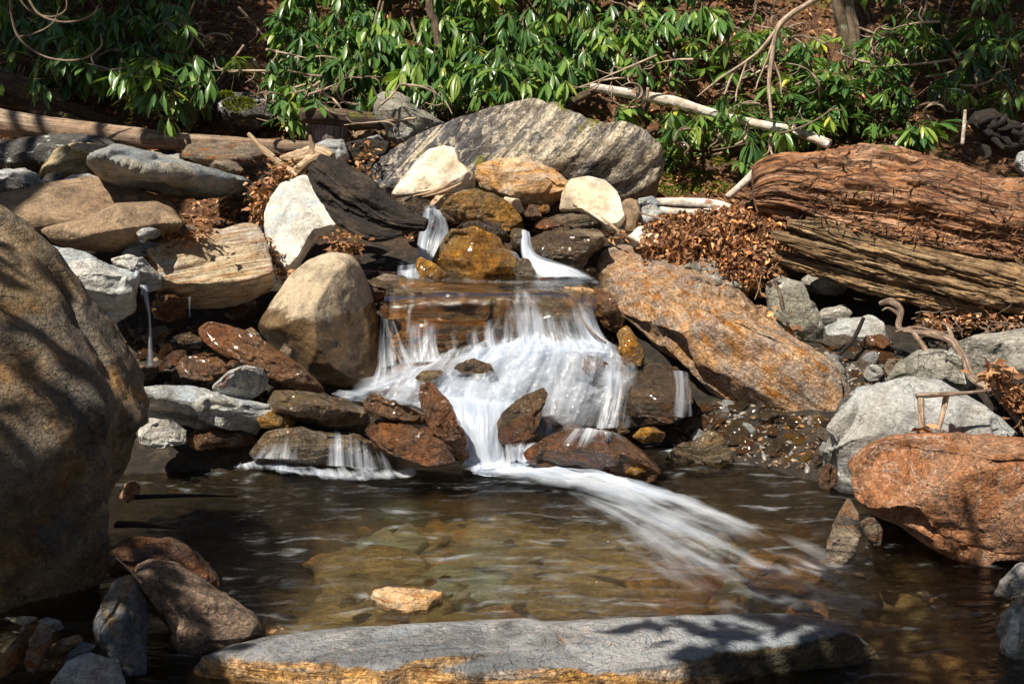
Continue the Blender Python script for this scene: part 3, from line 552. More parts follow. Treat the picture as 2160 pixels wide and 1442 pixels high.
 ('rock', 'brown stone right of the pale rounded one', [(1105,450),(1118,430),(1138,435),(1142,458),(1120,466)], 5.6, .06, 'brownwet', dict(sub=4)),
 ('rock', 'small orange pebble under the white rock', [(1136,440),(1146,430),(1160,434),(1160,447),(1145,450)], 5.6, .04, 'gold', dict(sub=4)),
 ('rock', 'dark wet stone beside the tan boulder top', [(760,592),(790,585),(825,600),(832,620),(800,628),(770,612)], 4.98, .07, 'darkwet', dict(sub=4)),
 ('rock', 'rusty wet stone left of banded ledge', [(735,610),(770,602),(815,615),(822,640),(780,640)], 4.92, .06, 'redwet', dict(sub=4)),
 ('rock', 'tiny rust red stone hanging at ledge corner', [(800,655),(810,638),(822,642),(820,668),(808,672)], 4.85, .03, 'redwet', dict(sub=4)),
 ('rock', 'pale angular stone below left upper fall', [(785,590),(810,578),(850,580),(870,592),(830,600)], 5.1, .06, 'layered', dict(sub=4)),
 ('rock', 'grey leaning rock with a greenish face and pointed top', [(805,250),(802,222),(820,200),(848,203),(900,238),(925,262),(870,290),(845,305),(825,292)], 6.6, .16, 'greyolive', dict(amp=.03, ridge=[(802,230),(850,240),(925,262)], yaw=-20, facets=4)),
 ('rock', 'purple grey stone beneath the short dark log', [(650,345),(662,305),(690,293),(725,297),(737,330),(732,350),(690,355)], 6.2, .12, 'grey', dict(amp=.02)),
 ('rock', 'small cream stone left of the speckled boulder', [(764,312),(775,290),(800,284),(812,300),(800,322),(775,324)], 6.5, .08, 'grey', dict(sub=4)),
 ('rock', 'brown dusty stone behind the small cream one', [(735,300),(748,280),(780,273),(815,278),(820,300),(780,312)], 6.8, .12, 'brown', dict(sub=4)),
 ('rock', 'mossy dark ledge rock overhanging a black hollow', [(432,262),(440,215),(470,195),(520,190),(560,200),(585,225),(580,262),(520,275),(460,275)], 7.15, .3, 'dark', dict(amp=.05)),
 ('rock', 'small bluish slab lying below the tan wedge boulder', [(287,495),(300,484),(335,477),(342,485),(325,497),(295,504)], 4.72, .05, 'paleblue', dict(sub=4, lean=20)),
 ('rock', 'small layered brown stone left of the striped slab', [(352,495),(370,478),(405,470),(445,475),(448,490),(420,500),(370,503)], 4.95, .09, 'layered', dict(sub=4, strata=.02)),
 ('rock', 'grey blue stone behind rusty corner of striped slab', [(256,535),(275,515),(310,508),(345,515),(335,535),(290,545)], 4.85, .08, 'greyblue', dict()),
 ('rock', 'wet brown rock dripping under the striped slab', [(318,640),(330,618),(370,620),(392,645),(388,668),(355,682),(325,675)], 4.8, .1, 'brownwet', dict()),
 ('rock', 'small dark wet rock beside the side trickle', [(300,712),(320,690),(350,685),(358,700),(345,722),(310,728)], 4.6, .07, 'darkwet', dict(sub=4)),
 ('rock', 'amber stone shining in the dark hollow', [(332,755),(342,725),(362,722),(368,738),(345,762)], 4.55, .05, 'gold', dict(sub=4)),
 ('rock', 'black wet stone below the amber stone', [(338,765),(360,742),(390,740),(398,752),(370,772)], 4.5, .05, 'darkwet', dict(sub=4)),
 ('rock', 'thin wet slab catching light in the dark hollow', [(365,712),(400,702),(430,712),(425,735),(385,735)], 4.7, .06, 'darkwet', dict(sub=4)),
 ('rock', 'small pale stones wedged below the tan boulder', [(515,700),(530,688),(548,705),(556,725),(540,735),(525,718)], 4.6, .05, 'layered', dict(sub=4)),
 ('rock', 'striped upright stone against the tan boulder foot', [(588,745),(600,722),(615,735),(622,760),(612,768),(596,762)], 4.5, .03, 'layered', dict(sub=4, strata=.02, sdir=(1,0,.3))),
 ('rock', 'grey stone in shade behind the root hollow', [(2140,350),(2150,325),(2200,315),(2220,370),(2170,375)], 6.0, .15, 'grey', dict()),
 ('rock', 'small whitish rock beside the fallen pale log', [(1338,440),(1345,418),(1375,413),(1392,425),(1385,440),(1355,448)], 5.75, .08, 'paleblue', dict(sub=4)),
 ('rock', 'bluish upright stone left of the leaf pile', [(1348,465),(1355,437),(1378,430),(1400,450),(1395,478),(1360,480)], 5.65, .08, 'paleblue', dict(sub=4)),
 ('rock', 'cream stone half buried under the leaf pile', [(1325,500),(1345,478),(1400,470),(1440,490),(1420,530),(1370,520)], 5.4, .14, 'cream', dict()),
 ('rock', 'grey stone the leaf pile spills over', [(1420,570),(1480,545),(1560,560),(1605,590),(1590,622),(1530,630),(1460,605)], 5.2, .2, 'greyolive', dict(amp=.03)),
 ('rock', 'dark rounded stone in the shadow under the log', [(1690,590),(1720,570),(1770,572),(1795,595),(1780,622),(1720,620)], 5.3, .12, 'greyolive', dict()),
 ('rock', 'grey stone hidden behind the angular grey one', [(1720,670),(1735,650),(1780,640),(1800,660),(1780,685),(1735,685)], 5.1, .1, 'greyolive', dict(sub=4)),
 ('rock', 'brown wet rock capped stone near the twisted root', [(1815,725),(1825,708),(1860,705),(1880,722),(1860,738),(1830,738)], 4.8, .07, 'brownwet', dict(sub=4)),
 ('rock', 'pale rounded cobble in the pocket below the root', [(1820,790),(1828,772),(1850,768),(1864,785),(1855,803),(1830,805)], 4.6, .05, 'grey', dict(sub=4)),
 ('rock', 'small orange striped cobble near the root pocket', [(1865,775),(1872,755),(1888,755),(1893,775),(1885,795),(1870,796)], 4.62, .04, 'layered', dict(sub=4)),
 ('rock', 'submerged flat olive rock at the right of the pool head', [(1395,935),(1440,925),(1530,932),(1555,948),(1520,960),(1440,955)], 4.3, .1, 'olivewet', dict(lean=60)),
 # wet ledge behind the main curtain
 ('boulder', 'orange banded ledge under the thin sheet of water', [(812,640),(818,608),(850,600),(940,602),(1040,606),(1066,620),(1072,680),(1060,760),(950,800),(860,790),(815,740)], 4.98, .16, 'ledge', dict(sub=6, amp=.03, strata=.012, ridge=[(812,640),(900,640),(1000,640),(1072,640)], kt=.8, kb=.3, cat='boulder')),
 ('boulder', 'grey olive rounded ledge under the right half of curtain', [(1050,640),(1060,612),(1110,602),(1180,606),(1225,640),(1245,700),(1240,780),(1150,800),(1070,780)], 4.95, .18, 'olivewet', dict(sub=6, amp=.025, ridge=[(1050,650),(1150,650),(1245,700)], kt=.9, kb=.35, cat='boulder')),
 ('rock', 'bright orange wet stone at right end of the upper ledge', [(1165,625),(1180,606),(1225,602),(1256,612),(1262,650),(1245,680),(1215,650)], 5.0, .12, 'orangeblock', dict(amp=.03)),
 ('boulder', 'hidden brown boulder behind the white lower curtain', [(1130,780),(1180,745),(1270,740),(1330,770),(1345,850),(1320,930),(1220,935),(1150,900)], 4.62, .14, 'brownwet', dict(cat='boulder')),
 ('boulder', 'rounded boulder veiled by the left middle fall', [(790,830),(840,780),(920,760),(1010,765),(1080,790),(1090,850),(1000,880),(880,870)], 4.72, .16, 'brownwet', dict(cat='boulder')),
  ('rock', 'dark wet stone barely showing through the white water', [(948,792),(965,768),(1000,758),(1035,768),(1045,790),(1000,802)], 4.53, .07, 'darkwet', dict(sub=4)),
 ('rock', 'brown wet stone under the right edge of the white water', [(1195,768),(1225,748),(1265,750),(1290,772),(1270,795),(1220,792)], 4.57, .07, 'brownwet', dict(sub=4)),
 ('rock', 'pale brown stone under the left fan of white water', [(868,800),(890,782),(930,780),(950,800),(925,818),(885,818)], 4.50, .06, 'olivewet', dict(sub=4)),
 ('boulder', 'low olive rock the small lower fall slides over', [(520,960),(560,915),(640,900),(740,915),(810,945),(850,985),(780,1005),(640,1000),(560,990)], 4.22, .14, 'olivewet', dict(cat='boulder', amp=.03)),
]
for nm, lab, pts, Y, D, mk, kw in exec_rocks:
    kw = dict(kw); grp = kw.pop('group', G_B if kw.get('cat') == 'boulder' else 'rocks of the stream bed')
    rock(nm, lab, pts, Y, D, M[mk], group=grp, **kw)

# ---------------------------------------------------------------- small stones: prototypes and copies
protos = []
def proto(seed, mk, flat):
    V, F = ico(3); rs = np.random.RandomState(seed); sc = np.array([1, rs.uniform(.55, .85), flat])
    Q = V * sc
    for _ in range(7):
        n = rs.normal(size=3); n /= np.linalg.norm(n); dd = Q @ n; off = dd.max() * rs.uniform(.6, .9)
        Q = Q - n[None] * np.clip(dd - off, 0, None)[:, None] * .9
    Q = Q + V * (fbm(V * 1.6, seed, 3) * .12)[:, None]
    me = bpy.data.meshes.new('stone'); me.from_pydata(Q.tolist(), [], F.tolist()); me.polygons.foreach_set('use_smooth', [True] * len(F))
    me.materials.append(M[mk]); return me
for i, (mk, fl) in enumerate([('brownwet', .5), ('gold', .4), ('olivewet', .35), ('darkwet', .5), ('redwet', .45), ('grey', .4), ('layered', .35), ('paleblue', .45), ('bed', .4), ('greyolive', .5)]):
    protos.append(proto(50 + i, mk, fl))
rs = np.random.RandomState(11)
def scatter(poly, n, size, label, group, kinds, lift=.3, under=None):
    poly = np.array(poly, float); x0, y0 = poly.min(0); x1, y1 = poly.max(0); c = 0
    while c < n:
        px, py = rs.uniform(x0, x1), rs.uniform(y0, y1)
        ins = False; j = len(poly) - 1
        for i in range(len(poly)):
            if (poly[i, 1] > py) != (poly[j, 1] > py) and px < (poly[j, 0] - poly[i, 0]) * (py - poly[i, 1]) / (poly[j, 1] - poly[i, 1]) + poly[i, 0]: ins = not ins
            j = i
        if not ins: continue
        p = hill(px, py); s = rs.uniform(*size) * (1 if rs.rand() > .2 else 1.7)
        o = bpy.data.objects.new('stone', protos[kinds[rs.randint(len(kinds))]]); C.objects.link(o)
        o.location = (p[0], p[1], p[2] + s * lift); o.scale = (s, s, s)
        o.rotation_euler = (rs.normal() * .45, rs.normal() * .45, rs.uniform(0, 6.28))
        tag(o, label, 'stone', group); c += 1
scatter([(1400,895),(1480,860),(1560,860),(1680,890),(1750,895),(1760,960),(1735,990),(1640,985),(1560,955),(1420,930)], 90, (.02, .048), 'small wet stone on the shingle below the great orange boulder', 'stones on the wet shingle', [0,1,2,3,4,5,6,0,3])
scatter([(1740,700),(1860,720),(1900,760),(1870,800),(1800,820),(1760,780)], 26, (.025, .06), 'small stone in the shaded pocket left of the twisted root', 'stones in the pocket by the root', [3,5,6,9,0])
scatter([(270,700),(420,700),(420,800),(560,850),(300,830)], 26, (.02, .055), 'small wet stone in the dark hollow beside the side trickle', 'stones in the dark hollow', [3,0,3,1,6,4])
scatter([(1820,1150),(2160,1190),(2160,1300),(1900,1260)], 26, (.02, .045), 'small stone in shallow water below the red brown boulder', 'stones below the red brown boulder', [3,0,8,5,6], lift=.6)
scatter([(0,1300),(230,1330),(300,1442),(0,1442)], 18, (.02, .05), 'small stone in the shade of the lower left corner', 'stones in the lower left corner', [3,5,9,0,6])
scatter([(530,360),(600,345),(580,470),(510,480)], 18, (.02, .045), 'small grey stone among leaves beside the white slab', 'stones left of the white slab', [5,7,9,6])
scatter([(690,300),(800,290),(760,400),(700,380)], 12, (.03, .07), 'small stone behind the gnarled driftwood', 'stones behind the driftwood', [5,9,0,6])
scatter([(20,330),(90,330),(110,370),(20,360)], 8, (.03, .06), 'small grey stone by the shaded rock at far left', 'stones by the far left rock', [5,9])
scatter([(560,560),(800,560),(1300,600),(1320,760),(600,900),(400,760)], 34, (.02, .06), 'small wet stone wedged between the boulders of the cascade', 'stones wedged in the cascade', [0,3,2,4,3])
scatter([(700,380),(1380,420),(1380,520),(760,560)], 26, (.025, .06), 'small stone between the rocks above the upper pool', 'stones above the upper pool', [0,3,6,5,9,4])
scatter([(800,560),(1250,570),(1250,600),(820,600)], 14, (.02, .045), 'small wet stone in the shallow upper pool', 'stones in the upper pool', [0,1,2,3], lift=.2)

# fine shingle between the stones, too many to count
t = NT('wet_shingle'); r_ = t.attr('rnd')
t.lk(t.mix(.6, t.ramp(r_, [(0, (.03, .025, .02)), (.35, (.13, .08, .04)), (.6, (.30, .15, .05)), (.8, (.16, .16, .15)), (1, (.34, .30, .24))]), t.rng(t.noise(t.coord(), 60, 4), .3, .7, .4, 1.2), 'MULTIPLY'), t.bsdf.inputs['Base Color'])
t.bsdf.inputs['Roughness'].default_value = .38
Vg, Fg = ico(2); rs = np.random.RandomState(41)
def shingle(poly, n, size):
    poly = np.array(poly, float); c = poly.mean(0); P = []
    for _ in range(n):
        i = rs.randint(len(poly)); a, b = poly[i], poly[(i + 1) % len(poly)]; u1, u2 = rs.rand() ** .5, rs.rand(); q = c * (1 - u1) + (a * (1 - u2) + b * u2) * u1
        P.append(hill(q[0], q[1]))
    P = np.array(P); sz = rs.uniform(*size, n); sc = np.stack([np.ones(n), rs.uniform(.5, .9, n), rs.uniform(.3, .55, n)], 1) * sz[:, None]
    an = rs.uniform(0, 6.28, n); W = Vg[None] * (1 + .25 * np.sin(Vg[None] * 3 + rs.uniform(0, 6, (n, 1, 3)))) * sc[:, None]
    tl_ = rs.normal(size=n) * .4; W = np.stack([W[..., 0], W[..., 1], W[..., 2] + W[..., 0] * tl_[:, None]], -1)
    X_ = W[..., 0] * np.cos(an)[:, None] - W[..., 1] * np.sin(an)[:, None]; Y_ = W[..., 0] * np.sin(an)[:, None] + W[..., 1] * np.cos(an)[:, None]
    W = np.stack([X_, Y_, W[..., 2]], -1) + P[:, None] + [0, 0, .004]
    o = build('shingle', W.reshape(-1, 3), (Fg[None] + (np.arange(n) * len(Vg))[:, None, None]).reshape(-1, 3), t.m, loc=tuple(P.mean(0)), attrs={'rnd': np.repeat(rs.rand(n), len(Vg))}); o['kind'] = 'stuff'
shingle([(1390,890),(1480,850),(1580,850),(1700,880),(1770,890),(1780,960),(1750,1000),(1640,990),(1540,965),(1420,940)], 900, (.006, .018))
shingle([(1700,690),(1860,710),(1910,760),(1870,810),(1790,830),(1740,790)], 350, (.008, .02))
shingle([(240,700),(440,690),(560,800),(560,860),(300,850)], 450, (.007, .02))
shingle([(1820,1140),(2170,1180),(2170,1310),(1900,1270)], 300, (.007, .02))
shingle([(0,1290),(230,1330),(300,1450),(-20,1450)], 350, (.007, .02))
shingle([(620,330),(820,300),(800,420),(520,500),(500,400)], 300, (.007, .02))
# stones on the pool bed, seen through the water
rs = np.random.RandomState(23)
V5, F5 = ico(4)
k = 0
bedspec = [(1100,1090,.42,.30,'bed_olive'),(1300,1110,.34,.25,'bed_olive'),(960,1060,.22,.2,'bed'),(800,1105,.20,.14,'bed_blue'),(690,1070,.24,.13,'bed'),(600,1140,.26,.14,'bed'),
           (780,1160,.25,.14,'bed_olive'),(940,1190,.16,.1,'bed_blue'),(1020,1200,.15,.1,'bed_blue'),(850,1230,.18,.1,'bed_olive'),(560,1050,.2,.12,'bed'),(1200,1210,.25,.12,'bed_olive'),
           (1450,1180,.22,.13,'bed'),(1400,1260,.22,.1,'bed'),(1600,1060,.22,.12,'bed'),(1500,1020,.2,.12,'bed'),(1650,1160,.16,.1,'bed'),(460,1110,.22,.12,'bed'),(700,1280,.25,.1,'bed_olive'),
           (1000,1290,.22,.09,'bed_olive'),(1250,1290,.2,.08,'bed'),(500,1000,.18,.1,'bed'),(380,1030,.18,.12,'bed'),(1850,1320,.2,.12,'bed_olive'),(1750,1380,.18,.12,'bed'),(2000,1380,.2,.12,'bed'),(1900,1240,.12,.08,'bed_olive')]
for i in range(34): bedspec.append((rs.uniform(320, 1750), rs.uniform(1000, 1300), rs.uniform(.05, .12), rs.uniform(.04, .08), ['bed', 'bed_olive', 'bed', 'bed_blue'][rs.randint(4)]))
bl = {'bed': 'brown stone lying on the pool bed under clear water', 'bed_olive': 'olive yellow stone lying on the pool bed under clear water', 'bed_blue': 'blue green stone lying on the pool bed under clear water'}
for i, (px, py, sx_, sy_, mk) in enumerate(bedspec):
    p = atz(px, py, -.17 if i < 27 else -.22); Q = V5 * np.array([sx_ * .95, sy_ * 1.25, .05 + .1 * min(sx_, .25)])
    Q = Q * (1 + .22 * fbm(V5 * 1.3, 100 + i, 3))[:, None]
    Q[:, 2] = np.minimum(Q[:, 2], .05 + .03 * fbm(V5 * 2, i, 2))
    an = rs.uniform(-.5, .5); c, s_ = math.cos(an), math.sin(an)
    Q = np.stack([Q[:, 0] * c - Q[:, 1] * s_, Q[:, 0] * s_ + Q[:, 1] * c, Q[:, 2]], 1)
    P = np.array([p[0], p[1], -.26 if i < 27 else -.27])
    o = build('bed_stone', Q + P, F5, M[mk], loc=P); tag(o, bl[mk], 'stone', 'stones on the pool bed: ' + mk.replace('bed_', '').replace('bed', 'brown'))
rs = np.random.RandomState(31)
for i in range(100):
    px, py = rs.uniform(290, 1850), rs.uniform(985, 1330); p = atz(px, py, -.22)
    if p[0] < -1.6: continue
    o = bpy.data.objects.new('pebble', protos[[0, 8, 2, 8, 4, 7, 1, 9][rs.randint(8)]]); C.objects.link(o); s_ = rs.uniform(.02, .05)
    o.location = (p[0], p[1], -.21 + s_ * .2 + (.06 if i % 3 == 0 else 0)); o.scale = (s_, s_, s_ * .8); o.rotation_euler = (rs.normal() * .2, rs.normal() * .2, rs.uniform(0, 6.28))
    tag(o, 'pebble on the pool bed under clear water', 'pebble', 'pebbles on the pool bed')
# soil and debris banked between the rocks
M['soil'] = t_soil
for lab, pts, Y in [('bank of soil and leaf debris left of the white slab', [(540,470),(530,410),(560,360),(600,335),(640,350),(620,400),(590,440),(575,500),(550,500)], 5.62),
                    ('bank of dark soil and debris behind the gnarled driftwood', [(690,330),(740,300),(820,300),(800,360),(760,420),(700,420)], 6.35),
                    ('ledge of soil and roots below the rotten log', [(1900,700),(1960,672),(2080,668),(2220,675),(2240,720),(2100,730),(1960,720)], 5.1),
                    ('bank of leafy debris right of the pale grey boulder', [(2060,800),(2110,770),(2180,790),(2220,900),(2150,905),(2100,860)], 4.15)]:
    o = rock('debris', lab, pts, Y, .12, t_soil, amp=.08, group='debris banks', cat='debris'); o['kind'] = 'stuff'
# ---------------------------------------------------------------- wood
def tube_geo(W, rad, nu=10, nv=None, amp=.0, freq=6, grain=0.0, gfreq=6, flat=1.0, roll=0.0, seed=0, caps=True, step=0.0):
    """W: (m,3) world points, rad: radii in metres. Returns vertices, quads, uv."""
    W = np.asarray(W, float); m = len(W)
    L = np.linalg.norm(np.diff(W, axis=0), axis=1).sum()
    nv = nv or max(4, int(L / .03)); P = catmull(W, nv)
    r = np.interp(np.linspace(0, 1, nv), np.linspace(0, 1, len(rad)), rad)
    T = np.gradient(P, axis=0); T /= np.linalg.norm(T, axis=1)[:, None] + 1e-12
    n = np.cross(T[0], [0, 0, 1.0]); n = n if np.linalg.norm(n) > .1 else np.array([1.0, 0, 0]); n /= np.linalg.norm(n)
    Ns = []
    for k in range(nv):
        n = n - T[k] * n.dot(T[k]); n /= np.linalg.norm(n) + 1e-12; Ns.append(n.copy())
    Ns = np.array(Ns); Bs = np.cross(T, Ns)
    th = np.arange(nu) * 2 * math.pi / nu
    s = np.concatenate([[0], np.cumsum(np.linalg.norm(np.diff(P, axis=0), axis=1))])
    TH, SS = np.meshgrid(th, s); RRr = np.repeat(r[:, None], nu, 1)
    rm = r.mean()
    q = np.stack([np.cos(TH).ravel(), np.sin(TH).ravel(), SS.ravel() / max(rm, 1e-4)], 1)
    k = np.ones(q.shape[0])
    if amp: k += amp * fbm(np.stack([q[:, 0], q[:, 1], q[:, 2] * .35 * freq / 6], 1) * 1.2, seed, 4)
    if grain:
        gq = np.stack([q[:, 0] * gfreq, q[:, 1] * gfreq, q[:, 2] * .24], 1)
        k += grain * (ridged(gq, seed + 9, 3) * .6 + fbm(gq * 2.2, seed + 4, 3) * .5)
    if step:
        gq = np.stack([q[:, 0] * 2.4, q[:, 1] * 2.4, q[:, 2] * .24], 1); f = fbm(gq, seed + 20, 3)
        f2 = fbm(gq * np.array([2.3, 2.3, 3.1]), seed + 33, 3); k += step * (np.round(f * 3.0) / 3.0) + step * .45 * (np.round(f2 * 2.5) / 2.5)
    RR2 = RRr * k.reshape(nv, nu)
    cc, ss_ = np.cos(TH), np.sin(TH) * flat
    cr, sr = math.cos(roll), math.sin(roll)
    X = RR2 * (cc * cr - ss_ * sr); Yv = RR2 * (cc * sr + ss_ * cr)
    V = P[:, None, :] + Ns[:, None, :] * X[..., None] + Bs[:, None, :] * Yv[..., None]
    V = V.reshape(-1, 3); uv = np.stack([TH.ravel() * rm, SS.ravel()], 1)
    F = grid_faces(nu, nv, True)
    if caps:
        c0, c1 = len(V), len(V) + 1; V = np.vstack([V, P[0] - T[0] * rm * .05, P[-1] + T[-1] * rm * .05]); uv = np.vstack([uv, [0, 0], [0, L]])
        i = np.arange(nu); j = (i + 1) % nu
        F = np.vstack([F, np.stack([i, np.full(nu, c0), np.full(nu, c0), j], 1)[:, [0, 1, 3, 3]], np.stack([i + (nv - 1) * nu, j + (nv - 1) * nu, np.full(nu, c1), np.full(nu, c1)], 1)])
    return V, F, uv
def join(parts):
    Vs, Fs, Us, o = [], [], [], 0
    for V, F, u in parts: Vs.append(V); Fs.append(F + o); Us.append(u); o += len(V)
    return np.vstack(Vs), np.vstack(Fs), np.vstack(Us)
def fixq(F):
    return F
def build_q(name, V, F, mat, parent=None, uv=None, loc=(0, 0, 0), attrs=None, smooth=True):
    """quads, some of which may be triangles written with a repeated last index"""
    V = np.asarray(V, float) - np.asarray(loc, float); F = np.asarray(F, int)
    tri = F[:, 2] == F[:, 3]; cnt = np.where(tri, 3, 4)
    fl = F.ravel(); keep = np.ones(F.shape, bool); keep[tri, 3] = False; fl = fl[keep.ravel()]
    me = bpy.data.meshes.new(name); me.vertices.add(len(V)); me.vertices.foreach_set('co', V.ravel())
    me.loops.add(len(fl)); me.loops.foreach_set('vertex_index', fl)
    st = np.concatenate([[0], np.cumsum(cnt)[:-1]])
    me.polygons.add(len(F)); me.polygons.foreach_set('loop_start', st); me.polygons.foreach_set('loop_total', cnt)
    if uv is not None:
        l = me.uv_layers.new(name='UVMap'); l.data.foreach_set('uv', np.asarray(uv, float)[fl].ravel())
    for an, av in (attrs or {}).items():
        a = me.attributes.new(an, 'FLOAT', 'POINT'); a.data.foreach_set('value', np.asarray(av, float))
    me.update(calc_edges=True); me.validate(); me.polygons.foreach_set('use_smooth', np.full(len(me.polygons), smooth))
    me.materials.append(mat); o = bpy.data.objects.new(name, me); C.objects.link(o)
    if parent is not None: o.parent = parent; o.location = np.asarray(loc) - np.asarray(parent.location)
    else: o.location = loc
    return o
def ppts(pts): return np.array([at(*p) for p in pts])
def limb(pts, rad, **kw):
    W = ppts(pts); ys = np.interp(np.linspace(0, 1, len(rad)), np.linspace(0, 1, len(pts)), [p[2] for p in pts])
    return tube_geo(W, np.array(rad) * K * ys, **kw)

W_ = {}
W_['rot'] = wood_mat('rotten_red_brown_wood', (.42, .19, .075), (.20, .085, .04), (.50, .31, .19), grain=40, along=5, bump=1.0, moss=.2, dark=.22, cross=.75)
W_['split'] = wood_mat('split_tan_wood', (.40, .24, .11), (.19, .105, .045), (.58, .43, .24), grain=60, along=2.6, bump=1.0, dark=.15, cross=.4)
W_['log'] = wood_mat('weathered_barkless_log', (.30, .195, .12), (.20, .13, .085), (.36, .28, .20), grain=30, along=2.0, bump=.6, dark=.5)
W_['darklog'] = wood_mat('dark_decayed_log', (.10, .06, .035), (.06, .04, .028), (.20, .13, .08), grain=34, along=2, bump=1.0, moss=.5)
W_['drift'] = wood_mat('gnarled_dark_driftwood', (.018, .012, .008), (.010, .007, .005), (.06, .04, .025), grain=30, along=6, bump=1.0, dark=.35)
W_['pale'] = wood_mat('pale_driftwood', (.50, .36, .22), (.40, .26, .15), (.58, .47, .34), grain=40, along=4, bump=.7, dark=.5)
W_['birch'] = wood_mat('birch_bark', (.62, .57, .50), (.50, .40, .30), (.70, .66, .60), grain=8, along=14, bump=.5, patch=(.26, .14, .08), dark=.7)
W_['twig'] = wood_mat('bare_twig_bark', (.46, .35, .25), (.34, .24, .17), (.58, .47, .36), grain=50, along=8, bump=.4)
W_['stem'] = wood_mat('shrub_stem_bark', (.17, .11, .07), (.11, .075, .05), (.26, .18, .12), grain=50, along=8, bump=.4)
W_['root'] = wood_mat('twisted_root_bark', (.34, .24, .17), (.20, .13, .09), (.46, .36, .28), grain=40, along=10, bump=.8)
W_['trunk'] = wood_mat('lichen_spotted_trunk', (.13, .10, .06), (.20, .14, .09), (.09, .07, .045), grain=20, along=4, bump=1.0, patch=(.30, .32, .24))
W_['stump'] = wood_mat('grey_stump', (.24, .19, .17), (.17, .13, .12), (.33, .28, .26), grain=26, along=3, bump=.7)

def simple(name, label, cat, parts, mat, group=None):
    V, F, uv = join(parts) if len(parts) > 1 else parts[0]
    c = V.mean(0); o = build_q(name, V, F, mat, uv=uv, loc=tuple(c)); return tag(o, label, cat, group)

# the great rotten log at the right
logroot = thing('rotten_log', tuple(at(2000, 640, 5.3)), 'huge rotten red brown log with a splintered underside at the right', 'log')
V, F, uv = limb([(1592, 412, 5.50), (1640, 404, 5.48), (1740, 425, 5.46), (1850, 440, 5.42), (2000, 468, 5.36), (2160, 505, 5.3), (2400, 565, 5.2)], [52, 88, 108, 120, 122, 118, 122, 125], nu=360, nv=560, amp=.14, grain=.085, gfreq=4.2, step=.13, seed=5)
# ragged left end
build_q('decayed_trunk', V, F, W_['rot'], logroot, uv, loc=tuple(at(1900, 450, 5.4)))
parts = []
def plank(name, pts, rad, flat, roll, seed, mat='split', nu=100, grain=.26):
    V, F, uv = limb(pts, rad, nu=nu, nv=360, amp=.22, grain=grain, gfreq=2.6, flat=flat, roll=roll, seed=seed, step=.16)
    o = build_q(name, V, F, W_[mat], logroot, uv, loc=tuple(V.mean(0))); return o
plank('split_layer', [(1662, 470, 5.08), (1760, 492, 5.07), (1950, 540, 5.03), (2160, 590, 5.0), (2400, 640, 4.95)], [10, 30, 38, 44, 46], .55, .5, 31)
plank('split_layer', [(1628, 492, 5.10), (1720, 520, 5.08), (1900, 568, 5.05), (2160, 630, 5.0), (2400, 690, 4.95)], [10, 32, 46, 52, 52], .6, .3, 32)
plank('split_layer', [(1590, 528, 5.15), (1680, 552, 5.12), (1850, 600, 5.05), (2000, 640, 5.0), (2110, 668, 4.98)], [9, 22, 30, 27, 14], .6, .35, 33)
plank('split_layer', [(1700, 462, 5.12), (1860, 500, 5.09), (2020, 540, 5.06), (2200, 575, 5.05), (2400, 610, 5.0)], [6, 22, 26, 30, 30], .6, .7, 35, 'rot')
plank('split_layer', [(1640, 505, 5.06), (1760, 520, 5.04), (1880, 548, 5.03), (1980, 575, 5.02)], [4, 11, 14, 5], .5, .2, 36)
plank('split_layer', [(1790, 470, 5.06), (1900, 500, 5.04), (2060, 530, 5.02), (2140, 545, 5.02)], [3, 10, 12, 4], .5, .5, 37, 'rot')
plank('split_layer', [(1900, 625, 5.15), (2050, 655, 5.1), (2200, 690, 5.0), (2400, 720, 4.95)], [12, 26, 34, 36], .7, .3, 34)
# loose splinters and bark scraps stuck on the log
rs = np.random.RandomState(3); chips = []
for i in range(520):
    u_ = rs.rand() ** .8
    px = 1680 + 480 * u_; py = np.interp(px, [1640, 1850, 2160], [395, 500, 560]) + rs.normal() * 55
    p = at(px, py, 5.02 - .02 * rs.rand() + abs(py - np.interp(px, [1640, 2160], [440, 520])) * .0009)
    a_ = rs.normal() * .6 - .25; l = rs.uniform(.02, .075); d = np.array([math.cos(a_), rs.normal() * .5 - .2, -math.sin(a_) * .9]); d /= np.linalg.norm(d)
    if rs.rand() < .5: d = np.array([rs.normal() * .4, -.5, rs.normal() * .5 + .5]); d /= np.linalg.norm(d)
    chips.append(tube_geo(np.array([p, p + d * l * .5 + rs.normal(size=3) * .004, p + d * l]), [.0015, rs.uniform(.003, .008), .001], nu=5, nv=5, flat=.4, roll=rs.rand() * 3))
V, F, uv = join(chips); o = build_q('bark_scraps', V, F, W_['rot'], logroot, uv, loc=tuple(V.mean(0))); o['kind'] = 'stuff'

